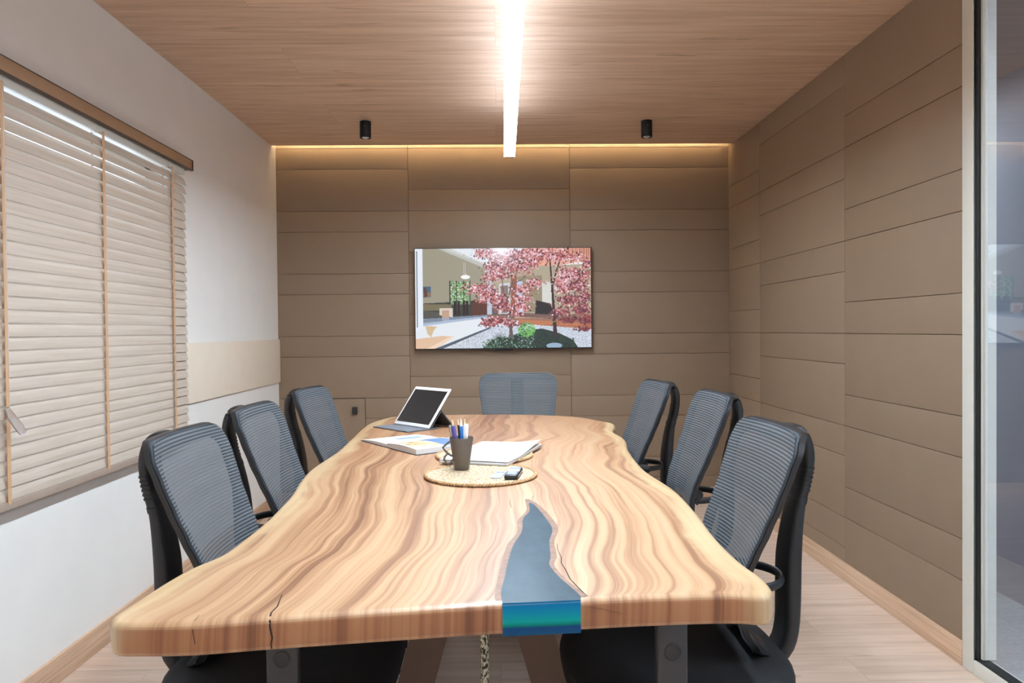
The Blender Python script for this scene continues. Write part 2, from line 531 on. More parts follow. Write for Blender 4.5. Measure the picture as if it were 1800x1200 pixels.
# surface downlights
def downlight(x, y, label):
    e = empty('ceiling_downlight', (x, y, ZC))
    b = MB(); b.lathe([(0.0335, 0), (0.0345, -0.004), (0.0345, -0.096), (0.033, -0.1), (0.030, -0.1), (0.026, -0.078)], M['black_metal'], 32)
    b.build('housing', e, smooth=40)
    l = MB(); l.lathe([(0.0265, -0.08), (0.0265, -0.092), (0.020, -0.101), (0.010, -0.106), (0.0001, -0.107)], M['clear_lens'], 24)
    l.build('lens', e, smooth=60)
    s = MB(); s.lathe([(0.002, 0), (0.002, 0.0015), (0.0001, 0.002)], M['chrome'], 10, Matrix.Translation((0, -0.0345, -0.035)) @ Matrix.Rotation(PI / 2, 4, 'X'))
    s.build('screw', e)
    tag(e, label, 'downlight', 'black downlights on the wood ceiling')
M['clear_lens'] = mat('frosted_lens', (0.75, 0.76, 0.78, 1), 0.15, metal=0.6)
downlight(-0.794, 4.55, 'black cylinder downlight on the ceiling, left of the white pendant')
downlight(0.926, 4.56, 'black cylinder downlight on the ceiling, right of the white pendant')
# unseen ceiling panels added as fill, behind the camera and along the corridor
def panel(x0, x1, y0, y1, m, label):
    e = empty('added_fill_panel', ((x0 + x1) / 2, (y0 + y1) / 2, ZC))
    hx, hy = (x1 - x0) / 2, (y1 - y0) / 2
    b = MB()
    for q in ((-hx, hx, -hy, -hy + 0.02), (-hx, hx, hy - 0.02, hy), (-hx, -hx + 0.02, -hy, hy), (hx - 0.02, hx, -hy, hy)):
        b.box(*q, -0.02, 0, M['white_alu'])
    b.build('frame', e)
    d = MB(); d.box(-hx + 0.02, hx - 0.02, -hy + 0.02, hy - 0.02, -0.016, -0.004, m)
    d.build('diffuser', e)
    tag(e, label, 'added fill light')
panel(-0.9, 0.9, -1.2, -0.3, M['rear_fill'], 'added flush fill light, out of view at the near end of the meeting room')
panel(1.95, 2.35, -1.4, 1.5, M['corridor_fill'], 'long added fill light, out of view in the corridor beyond the glass')
panel(1.95, 2.35, 4.3, 5.6, M['corridor_fill'], 'added fill light, out of view at the far end of the corridor, past the panelled wall')

# ------------------------------------------------------------------ venetian blind
blind = empty('venetian_blind', (XL, 2.4, 0))
def at_blind(b, name, smooth=None):
    for i, v in enumerate(b.v):
        b.v[i] = (v[0] - XL, v[1] - 2.4, v[2])
    return b.build(name, blind, smooth)
BY0, BY1 = 1.02, 3.575
v = MB(); v.box(XL + 0.060, XL + 0.074, BY0 - 0.03, 3.62, 1.985, 2.028, M['brown_rail'], bev=0.0008)
v.box(XL, XL + 0.0745, BY0 - 0.03, 3.621, 2.028, 2.0315, M['dark_brown'])
v.box(XL, XL + 0.074, 3.606, 3.622, 1.983, 2.028, M['brown_rail'])
v.box(XL + 0.058, XL + 0.0745, BY0 - 0.03, 3.6225, 1.9815, 1.985, M['dark_brown'])
at_blind(v, 'valance', 30)
hr = MB(); hr.box(XL + 0.012, XL + 0.052, BY0, BY1, 1.955, 1.995, M['white_alu'])
for y in (1.35, 1.80, 2.255, 2.825, 3.415):
    hr.box(XL + 0.045, XL + 0.060, y - 0.03, y + 0.025, 1.952, 1.966, M['white_alu'])
at_blind(hr, 'headrail')
sl = MB()
NS = 30
pitch_s = (1.925 - 0.722) / (NS - 1)
for i in range(NS):
    zc = 1.925 - i * pitch_s
    ang = math.radians({0: 60, 1: 64, 2: 67}.get(i, 71))
    dx, dz = math.cos(ang), -math.sin(ang)
    nx, nz = math.sin(ang), math.cos(ang)
    ring = []
    prof = [(-0.025, -0.0012), (-0.018, 0.0022), (-0.009, 0.0040), (0, 0.0044), (0.0125, 0.0034), (0.025, 0)]
    pts = prof + [(u, w - 0.0028) for u, w in reversed(prof)]
    sag = random.uniform(-0.0012, 0.0012)
    rings = []
    for y in (BY0, (BY0 + BY1) / 2, BY1 - random.uniform(0, 0.006)):
        rings.append([(XL + 0.046 + dx * u + nx * w, y, zc + sag + dz * u + nz * w) for u, w in pts])
    sl.loft(rings, M['slat'])
at_blind(sl, 'slats', 50)
br_ = MB(); br_.box(XL + 0.028, XL + 0.060, BY0, BY1, 0.672, 0.698, noisy('blind_taupe_rail', srgb(168, 152, 138), 0.45, 20, 0.03), bev=0.003)
at_blind(br_, 'bottom_rail', 30)
for y in (1.35, 1.80, 2.255, 2.825, 3.415):
    t = MB()
    pts = []
    for k in range(0, 121):
        z = 1.96 - k * (1.96 - 0.690) / 120
        ph = (1.925 - z) / pitch_s
        pts.append((XL + 0.0612 + 0.0004 * math.cos(2 * PI * ph), z))
    vs = []; fs = []
    for x, z in pts:
        vs += [(x, y - 0.0085, z), (x, y + 0.0085, z), (x + 0.0007, y + 0.0085, z), (x + 0.0007, y - 0.0085, z)]
    for k in range(len(pts) - 1):
        for j in range(4):
            fs.append((4 * k + j, 4 * k + (j + 1) % 4, 4 * k + 4 + (j + 1) % 4, 4 * k + 4 + j))
    t.add(vs, fs, M['tape'])
    t.box(XL + 0.018, XL + 0.0187, y - 0.0065, y + 0.0065, 0.69, 1.955, M['tape'])
    at_blind(t, 'ladder_tape')
wn = MB(); wn.tube([(XL + 0.082, 2.228, 1.96), (XL + 0.084, 2.228, 0.97)], 0.0009, M['paper'], 8)
wn.tube([(XL + 0.083, 2.215, 0.985), (XL + 0.090, 2.226, 0.955), (XL + 0.100, 2.243, 0.925), (XL + 0.106, 2.252, 0.905)], [0.007, 0.012, 0.013, 0.010], M['clear'], 16)
at_blind(wn, 'cord_tassel', 60)
tag(blind, 'white-washed wooden venetian blind with tan ladder tapes over the window', 'blind')

# ------------------------------------------------------------------ television
TX0, TX1, TZ0, TZ1, TY = -0.574, 0.655, 1.068, 1.772, 5.157
tv = empty('television', ((TX0 + TX1) / 2, YW, (TZ0 + TZ1) / 2))
TO = Matrix.Translation((-(TX0 + TX1) / 2, -YW, -(TZ0 + TZ1) / 2))
b = MB(); b.box(TX0, TX1, TY + 0.0015, TY + 0.022, TZ0, TZ1, M['tv_black'], T=TO, bev=0.002)
b.box(TX0 + 0.25, TX1 - 0.25, TY + 0.02, TY + 0.040, TZ0 + 0.06, TZ1 - 0.2, M['tv_black'], T=TO)
b.box(TX0, TX1, TY, TY + 0.0016, TZ0, TZ0 + 0.008, M['tv_black'], T=TO)
for q in ((TX0, TX0 + 0.004, TZ0, TZ1), (TX1 - 0.004, TX1, TZ0, TZ1), (TX0, TX1, TZ1 - 0.004, TZ1)):
    b.box(q[0], q[1], TY, TY + 0.0016, q[2], q[3], M['tv_black'], T=TO)
b.build('bezel', tv, smooth=30)
b = MB(); b.box(TX0 + 0.547, TX0 + 0.68, TY + 0.004, TY + 0.018, TZ0 - 0.009, TZ0 + 0.001, M['tv_black'], T=TO, bev=0.002)
b.build('sensor_bar', tv, smooth=30)
b = MB(); b.box(-0.12, 0.20, TY + 0.036, YW - 0.0002, 1.30, 1.52, M['black_metal'], T=TO)
b.build('wall_bracket', tv)

def paint_tv(W, H):
    """courtyard picture shown on the screen: house interior, paving and red maples"""
    rs = np.random.RandomState(3)
    img = np.zeros((H, W, 3), np.float32)
    yy, xx = np.mgrid[0:H, 0:W]
    X = (xx + 0.5) / W * 1472; Y = (yy + 0.5) / H * 842      # picture units
    def c(*a): return np.array(a, np.float32)
    def poly(pts, col, al=1.0):
        m = np.zeros((H, W), bool)
        n = len(pts)
        for i in range(n):
            x1, y1 = pts[i]; x2, y2 = pts[(i + 1) % n]
            if y1 == y2: continue
            cond = ((y1 > Y) != (y2 > Y)) & (X < (x2 - x1) * (Y - y1) / (y2 - y1) + x1)
            m ^= cond
        img[m] = img[m] * (1 - al) + c(*col) * al
    def line(x1, y1, x2, y2, w, col, w2=None):
        w2 = w if w2 is None else w2
        d = math.hypot(x2 - x1, y2 - y1) + 1e-6
        nx, ny = -(y2 - y1) / d, (x2 - x1) / d
        poly([(x1 + nx * w / 2, y1 + ny * w / 2), (x2 + nx * w2 / 2, y2 + ny * w2 / 2), (x2 - nx * w2 / 2, y2 - ny * w2 / 2), (x1 - nx * w / 2, y1 - ny * w / 2)], col)
    img[:] = c(150, 145, 128)
    img[:] = c(168, 160, 140) - (Y[..., None] / 842) * 30
    poly([(150, 0), (700, 180), (1472, 120), (1472, 0)], (226, 232, 240))
    poly([(190, 0), (585, 165), (585, 130), (300, 0)], (205, 208, 205))
    poly([(60, 0), (190, 0), (585, 170), (600, 420), (60, 460)], (158, 152, 134))
    poly([(190, 0), (600, 175), (600, 140), (230, 0)], (188, 190, 184))
    poly([(900, 0), (1472, 0), (1472, 110), (1230, 150), (900, 165)], (226, 170, 150))
    for k in range(16):
        xk = 1240 + k * 15
        poly([(xk, 0), (xk + 6, 0), (xk + 6, 115), (xk, 115)], (150, 84, 64))
    poly([(1180, 150), (1472, 108), (1472, 130), (1180, 172)], (236, 238, 240))
    poly([(600, 170), (1472, 135), (1472, 560), (600, 560)], (176, 164, 142))
    poly([(860, 240), (1060, 230), (1060, 540), (860, 540)], (150, 138, 112))
    poly([(1060, 290), (1140, 285), (1140, 470), (1060, 470)], (214, 214, 208))
    poly([(1010, 440), (1130, 470), (1160, 560), (1000, 560)], (40, 36, 38))
    poly([(850, 280), (900, 280), (900, 570), (850, 570)], (190, 202, 232))
    poly([(800, 230), (850, 230), (850, 560), (800, 560)], (150, 92, 72))
    # dining room
    poly([(62, 460), (600, 440), (600, 590), (62, 620)], (62, 62, 60))
    poly([(62, 465), (300, 470), (300, 520), (62, 520)], (122, 112, 86))
    poly([(62, 520), (230, 540), (230, 570), (62, 600)], (86, 84, 78))
    poly([(285, 270), (460, 285), (460, 470), (285, 470)], (120, 150, 112))
    for _ in range(900):
        x = rs.uniform(288, 440); y = rs.uniform(282, 450); r = rs.uniform(3, 8)
        col = [(86, 136, 74), (170, 206, 140), (52, 84, 56), (220, 232, 214)][rs.randint(4)]
        poly([(x - r, y), (x, y - r), (x + r, y), (x, y + r)], col, 0.8)
    for xk in (285, 340, 400, 455):
        poly([(xk, 270), (xk + 8, 270), (xk + 8, 470), (xk, 470)], (52, 50, 46))
    for xk in (320, 350, 395, 420, 470, 520):
        poly([(xk, 440), (xk + 20, 440), (xk + 24, 560), (xk, 560)], (44, 30, 30))
    poly([(470, 452), (600, 448), (600, 570), (470, 575)], (92, 54, 44))
    poly([(62, 318), (130, 318), (130, 408), (62, 410)], (74, 104, 128))
    poly([(66, 372), (126, 366), (126, 404), (66, 406)], (146, 110, 88))
    poly([(70, 330), (92, 326), (104, 402), (74, 404)], (96, 66, 62))
    poly([(200, 500), (310, 500), (310, 580), (200, 560)], (214, 206, 196))
    poly([(222, 520), (280, 518), (280, 610), (222, 606)], (196, 158, 132))
    poly([(404, 118), (408, 118), (410, 240), (406, 240)], (210, 208, 200)); poly([(418, 118), (421, 118), (424, 240), (420, 240)], (210, 208, 200))
    m = ((X - 420) / 38) ** 2 + ((Y - 240) / 18) ** 2 < 1; img[m] = c(244, 246, 246)
    # columns
    poly([(598, 160), (640, 150), (640, 590), (598, 590)], (190, 198, 214))
    poly([(640, 340), (690, 340), (690, 570), (640, 570)], (88, 92, 100))
    poly([(700, 300), (790, 290), (790, 560), (700, 560)], (206, 210, 216))
    poly([(712, 320), (775, 312), (775, 545), (712, 545)], (134, 118, 110))
    # paving and ground
    poly([(0, 640), (300, 600), (620, 570), (760, 560), (900, 620), (300, 842), (0, 842)], (228, 234, 240))
    poly([(60, 590), (600, 560), (640, 580), (0, 660)], (150, 170, 200), 0.7)
    poly([(600, 560), (1472, 560), (1472, 640), (820, 610), (600, 580)], (150, 112, 94))
    poly([(830, 575), (1472, 585), (1472, 600), (830, 590)], (196, 160, 134))
    poly([(860, 600), (1472, 640), (1472, 690), (1000, 650), (860, 630)], (190, 120, 84))
    poly([(560, 560), (1472, 620), (1472, 590), (900, 545)], (110, 84, 80), 0.8)
    poly([(300, 842), (640, 660), (900, 640), (1472, 690), (1472, 842)], (218, 226, 240))
    poly([(0, 760), (220, 735), (300, 740), (230, 780), (160, 842), (0, 842)], (226, 190, 160))
    poly([(90, 842), (300, 736), (320, 742), (180, 842)], (240, 214, 190))
    poly([(80, 650), (180, 655), (150, 690), (130, 745), (100, 720)], (214, 186, 150))
    poly([(160, 842), (230, 842), (640, 670), (610, 668)], (86, 98, 116))
    # gravel speckle
    sp = rs.rand(H, W)
    g = (Y > 650) & (Y > 842 - (X - 180) * 0.42) & (X > 250)
    img[g & (sp > 0.72)] *= 0.80
    img[g & (sp < 0.10)] *= 0.62
    # white sliding frame at left
    poly([(0, 0), (62, 0), (62, 670), (0, 700)], (232, 238, 246)); poly([(10, 20), (20, 20), (20, 660), (10, 665)], (130, 140, 152))
    # dark planting bed
    poly([(560, 842), (640, 770), (780, 750), (900, 700), (1060, 680), (1200, 720), (1320, 780), (1360, 842)], (34, 52, 46))
    for _ in range(900):
        x = rs.uniform(560, 1330); y = rs.uniform(690 + abs(x - 980) * 0.22, 842); r = rs.uniform(3, 10)
        col = [(30, 60, 44), (70, 120, 84), (150, 186, 160), (20, 30, 36), (52, 92, 60), (196, 214, 204)][rs.randint(6)] if x < 1000 else [(24, 44, 36), (30, 60, 44), (16, 24, 28), (48, 80, 54)][rs.randint(4)]
        poly([(x - r, y + r * .4), (x, y - r), (x + r, y + r * .3)], col, 0.75)
    for _ in range(300):
        a = rs.uniform(0, 2 * PI); q = rs.uniform(0, 1) ** .5
        x = 930 + 70 * q * math.cos(a); y = 690 + 60 * q * math.sin(a); r = rs.uniform(5, 12)
        poly([(x - r, y), (x, y - r), (x + r, y + 3)], [(96, 172, 84), (140, 206, 110), (60, 120, 60)][rs.randint(3)], 0.85)
    for k in range(14):
        a = -PI / 2 + (k - 7) * 0.2
        line(700, 770, 700 + 70 * math.cos(a), 770 + 70 * math.sin(a), 5, (36, 64, 50), 1)
    m = ((X - 1160) / 66) ** 2 + ((Y - 826) / 24) ** 2 < 1; img[m] = c(150, 176, 200)
    # trunks
    tr1, tr2 = (104, 84, 86), (58, 42, 46)
    line(800, 760, 790, 560, 30, tr1, 26); line(790, 560, 772, 430, 26, tr1, 20)
    line(772, 430, 735, 370, 12, tr1, 10); line(735, 370, 728, 250, 10, tr1, 7); line(728, 250, 740, 130, 7, tr1, 4)
    line(772, 430, 806, 310, 14, tr1, 9); line(806, 310, 850, 200, 9, tr1, 4); line(806, 310, 900, 260, 7, tr1, 5); line(900, 260, 970, 185, 5, tr1, 3)
    line(795, 600, 860, 540, 8, tr1, 4)
    line(1170, 760, 1160, 560, 34, tr2, 28); line(1160, 560, 1146, 330, 24, tr2, 18); line(1146, 330, 1130, 120, 16, tr2, 12); line(1130, 120, 1115, 0, 12, tr2, 8)
    line(1146, 330, 1190, 170, 14, tr2, 12); line(1190, 170, 1250, 0, 12, tr2, 10); line(1160, 560, 1300, 410, 14, tr2, 8); line(1300, 410, 1465, 250, 8, tr2, 4)
    line(1130, 640, 1380, 490, 8, (150, 140, 100), 5); line(1170, 130, 1230, 40, 8, tr2, 5)
    # maple leaves in clusters: (x, y, rx, ry, count, shade 0 pink .. 1 dark red)
    clusters = [(600, 40, 110, 50, 230, .45), (760, 60, 130, 70, 420, .45), (930, 50, 130, 60, 330, .4), (1040, 60, 120, 70, 260, .35), (1180, 60, 120, 70, 260, .3), (1330, 80, 90, 40, 140, .2),
                (660, 150, 90, 60, 260, .45), (800, 150, 120, 70, 380, .5), (690, 230, 100, 40, 240, .5), (900, 170, 80, 50, 150, .45), (620, 250, 60, 30, 90, .4),
                (520, 330, 110, 40, 260, .35), (620, 390, 110, 45, 300, .35), (700, 450, 80, 60, 260, .5), (740, 500, 70, 40, 150, .6), (560, 440, 40, 30, 70, .3),
                (900, 350, 90, 40, 220, .3), (1000, 290, 70, 36, 170, .2), (900, 430, 80, 40, 220, .35), (870, 500, 90, 36, 200, .35), (860, 560, 60, 20, 70, .5),
                (1290, 210, 90, 50, 260, .3), (1230, 270, 80, 60, 220, .15), (1380, 240, 90, 60, 300, .55), (1250, 340, 80, 40, 200, .4), (1360, 320, 100, 40, 260, .7), (1420, 420, 60, 60, 260, .75),
                (1290, 440, 110, 50, 340, .7), (1400, 520, 80, 50, 260, .9), (1220, 540, 80, 36, 160, .7), (1430, 610, 50, 50, 160, 1.0), (1280, 610, 100, 30, 160, 1.0), (1400, 690, 80, 20, 60, 1.0),
                (680, 610, 110, 30, 240, .6), (620, 640, 80, 26, 120, .75), (800, 640, 90, 24, 90, .7), (980, 120, 80, 50, 130, .35), (1440, 140, 40, 50, 90, .5)]
    pal_l = [(232, 190, 196), (214, 150, 150), (204, 120, 112), (178, 88, 84), (244, 224, 232), (216, 164, 176)]
    pal_d = [(134, 56, 62), (98, 38, 50), (164, 78, 72), (70, 30, 42), (150, 84, 84), (110, 62, 84)]
    for cx, cy, rx, ry, n, sh in clusters:
        for _ in range(int(n * 1.6)):
            a = rs.uniform(0, 2 * PI); q = abs(rs.normal(0, 0.55))
            x = cx + rx * q * math.cos(a); y = cy + ry * q * math.sin(a)
            if y < 0 or y > 842 or x > 1472: continue
            pal = pal_d if rs.rand() < sh else pal_l
            col = pal[rs.randint(6)]
            r = rs.uniform(4.5, 10.5)
            i0 = max(0, int((y - 16) / 842 * H)); i1 = min(H, int((y + 16) / 842 * H) + 2)
            j0 = max(0, int((x - 16) / 1472 * W)); j1 = min(W, int((x + 16) / 1472 * W) + 2)
            Xs = X[i0:i1, j0:j1] - x; Ys = Y[i0:i1, j0:j1] - y
            th = np.arctan2(Ys, Xs) - a
            rad = r * (0.55 + 0.45 * np.abs(np.cos(2.5 * th)))
            m = Xs ** 2 + Ys ** 2 < rad ** 2
            sub = img[i0:i1, j0:j1]; sub[m] = sub[m] * 0.12 + c(*col) * 0.88
    return np.clip(img, 0, 255) / 255

TW, TH = 440, 252
pic = paint_tv(TW, TH)
lin = np.where(pic <= 0.04045, pic / 12.92, ((pic + 0.055) / 1.055) ** 2.4)
sx0, sx1, sz0, sz1 = TX0 + 0.004, TX1 - 0.004, TZ0 + 0.008, TZ1 - 0.004
me = bpy.data.meshes.new('screen')
gx = np.linspace(sx0, sx1, TW + 1) - (TX0 + TX1) / 2; gz = np.linspace(sz1, sz0, TH + 1) - (TZ0 + TZ1) / 2
vv = np.zeros((TH + 1, TW + 1, 3)); vv[..., 0] = gx[None, :]; vv[..., 2] = gz[:, None]; vv[..., 1] = TY - YW + 0.0008
idx = np.arange((TH + 1) * (TW + 1)).reshape(TH + 1, TW + 1)
quads = np.stack([idx[:-1, :-1], idx[1:, :-1], idx[1:, 1:], idx[:-1, 1:]], -1).reshape(-1, 4)
me.from_pydata(vv.reshape(-1, 3).tolist(), [], quads.tolist())
ca = me.color_attributes.new('picture', 'FLOAT_COLOR', 'CORNER')
cols4 = np.ones((TH * TW, 4, 4), np.float32); cols4[..., :3] = lin.reshape(-1, 1, 3)
ca.data.foreach_set('color', cols4.ravel())
sm = mat('screen_picture', (0.01, 0.01, 0.012, 1), 0.12, spec=0.5)
g = NT(sm)
at = g.n('ShaderNodeAttribute', attribute_name='picture')
g.l(at.outputs['Color'], g.b.inputs['Emission Color'])
g.b.inputs['Emission Strength'].default_value = 0.98
me.materials.append(sm)
so = bpy.data.objects.new('screen', me); C.objects.link(so); so.parent = tv
tag(tv, 'wall-mounted flat television showing red maple trees in a courtyard', 'television')

# ------------------------------------------------------------------ live-edge table
def catmull(pts, n):
    """resample a polyline smoothly to n points, uniform in arc length"""
    P = [Vector((*p, 0)) for p in pts]
    out = []
    for i in range(len(P) - 1):
        p0 = P[max(i - 1, 0)]; p1 = P[i]; p2 = P[i + 1]; p3 = P[min(i + 2, len(P) - 1)]
        for k in range(12):
            t = k / 12
            out.append(0.5 * ((2 * p1) + (p2 - p0) * t + (2 * p0 - 5 * p1 + 4 * p2 - p3) * t * t + (3 * p1 - p0 - 3 * p2 + p3) * t ** 3))
    out.append(P[-1])
    d = [0]
    for a, b_ in zip(out[:-1], out[1:]):
        d.append(d[-1] + (b_ - a).length)
    res = []
    j = 0
    for k in range(n):
        s_ = d[-1] * k / (n - 1)
        while j < len(d) - 2 and d[j + 1] < s_:
            j += 1
        t = (s_ - d[j]) / max(1e-9, d[j + 1] - d[j])
        p = out[j].lerp(out[j + 1], min(1, t))
        res.append((p.x, p.y))
    return res
ZT, TH_ = 0.76, 0.052
Lc = [(-0.600, 1.145), (-0.608, 1.165), (-0.603, 1.24), (-0.595, 1.33), (-0.582, 1.40), (-0.556, 1.475), (-0.550, 1.56), (-0.548, 1.72), (-0.555, 1.87), (-0.567, 2.03), (-0.592, 2.21), (-0.607, 2.42), (-0.598, 2.72), (-0.607, 3.01), (-0.622, 3.37), (-0.615, 3.60), (-0.560, 3.815)]
Rc = [(0.443, 1.208), (0.459, 1.235), (0.464, 1.294), (0.455, 1.391), (0.456, 1.547), (0.474, 1.782), (0.480, 2.015), (0.456, 2.319), (0.474, 2.697), (0.505, 2.951), (0.494, 3.178), (0.526, 3.333), (0.534, 3.46), (0.478, 3.57)]
Fc = [(-0.600, 1.145), (-0.585, 1.130), (-0.55, 1.126), (-0.469, 1.126), (-0.35, 1.143), (-0.18, 1.165), (-0.008, 1.186), (0.14, 1.199), (0.253, 1.208), (0.375, 1.212), (0.425, 1.204), (0.443, 1.208)]
Bc = [(-0.560, 3.815), (-0.50, 3.855), (-0.435, 3.872), (-0.301, 3.882), (-0.103, 3.892), (0.10, 3.865), (0.22, 3.83), (0.366, 3.75), (0.44, 3.66), (0.478, 3.57)]
NU, NV = 90, 200
Lp, Rp_, Fp, Bp = catmull(Lc, NV), catmull(Rc, NV), catmull(Fc, NU), catmull(Bc, NU)
def coons(i, j):
    u = i / (NU - 1); v_ = j / (NV - 1)
    r = []
    for k in range(2):
        a = (1 - v_) * Fp[i][k] + v_ * Bp[i][k]
        b_ = (1 - u) * Lp[j][k] + u * Rp_[j][k]
        c_ = (1 - u) * (1 - v_) * Lp[0][k] + u * (1 - v_) * Rp_[0][k] + (1 - u) * v_ * Lp[-1][k] + u * v_ * Rp_[-1][k]
        r.append(a + b_ - c_)
    return r
def inset_curves():
    loop = Fp[:-1] + Rp_[:-1] + Bp[::-1][:-1] + Lp[::-1][:-1]
    P = [Vector((*p, 0)) for p in loop]; n = len(P); nn = []
    for k in range(n):
        t = (P[(k + 2) % n] - P[k - 2]).normalized(); nn.append(Vector((t.y, -t.x, 0)))
    nn = [(nn[k - 2] + nn[k - 1] + nn[k] + nn[(k + 1) % n] + nn[(k + 2) % n]).normalized() for k in range(n)]
    Q = [P[k] - nn[k] * 0.012 for k in range(n)]
    a, b_ = NU - 1, NV - 1
    q = [(v.x, v.y) for v in Q]
    return q[0:a + 1], q[a:a + b_ + 1], (q[a + b_:2 * a + b_ + 1])[::-1], (q[2 * a + b_:] + [q[0]])[::-1]
Fp, Rp_, Bp, Lp = inset_curves()
bidx = [(i, 0) for i in range(NU)] + [(NU - 1, j) for j in range(1, NV)] + [(i, NV - 1) for i in range(NU - 2, -1, -1)] + [(0, j) for j in range(NV - 2, 0, -1)]
bpts = [Vector((*coons(i, j), 0)) for i, j in bidx]
nb = len(bidx)
bn = []
for k in range(nb):
    t = (bpts[(k + 2) % nb] - bpts[k - 2]).normalized()
    bn.append(Vector((t.y, -t.x, 0)))
bn = [(bn[k - 2] + bn[k - 1] + bn[k] + bn[(k + 1) % nb] + bn[(k + 2) % nb]).normalized() for k in range(nb)]
bpts = [bpts[k] + bn[k] * 0.012 for k in range(nb)]
tverts = []; tuv = []
center = Vector((-0.06, 2.5, 0))
RAD = 0.012
inset = {}
# shrink grid slightly so that the rounded edge fits outside it
for j in range(NV):
    for i in range(NU):
        x, y = coons(i, j)
        tverts.append([x, y, ZT]); tuv.append((i / (NU - 1), j / (NV - 1)))
tf = []
for j in range(NV - 1):
    for i in range(NU - 1):
        a = j * NU + i
        tf.append((a, a + 1, a + NU + 1, a + NU))
prev_ring = [j * NU + i for i, j in bidx]
prof = []
for k in range(1, 6):
    a = k / 5 * PI / 2
    prof.append((RAD * (1 - math.sin(a)), -RAD * (1 - math.cos(a)), 0))
prof += [(0, -0.022, 1), (0.0, -0.032, 1), (0.001, -TH_ + 0.008, 1), (0.004, -TH_ + 0.002, 1), (0.010, -TH_, 1)]
for (ins, dz, body) in prof:
    ring = []
    for k, (i, j) in enumerate(bidx):
        p = bpts[k] - bn[k] * ins
        w = 0
        if body and j != 0:     # live edge wobbles; the front is sawn
            w = 0.006 * noise.noise(Vector((p.x * 9, p.y * 9, dz * 40)))
        p = p + bn[k] * w
        tverts.append([p.x, p.y, ZT + dz])
        u0, v0 = tuv[j * NU + i]
        tuv.append((u0, v0 + (dz * 0.12 if j == 0 else 0)))
        ring.append(len(tverts) - 1)
    for k in range(nb):
        k2 = (k + 1) % nb
        tf.append((prev_ring[k], ring[k], ring[k2], prev_ring[k2]))
    prev_ring = ring
tf.append(tuple(prev_ring))
me = bpy.data.meshes.new('tabletop')
me.from_pydata(tverts, [], tf)
uvl = me.uv_layers.new(name='grain')
vi = np.zeros(len(me.loops), int); me.loops.foreach_get('vertex_index', vi)
uvl.data.foreach_set('uv', np.array(tuv, np.float32)[vi].ravel())
bm = bmesh.new(); bm.from_mesh(me); bmesh.ops.recalc_face_normals(bm, faces=bm.faces); bm.to_mesh(me); bm.free()
me.polygons.foreach_set('use_smooth', [True] * len(me.polygons))
me.set_sharp_from_angle(angle=math.radians(50))

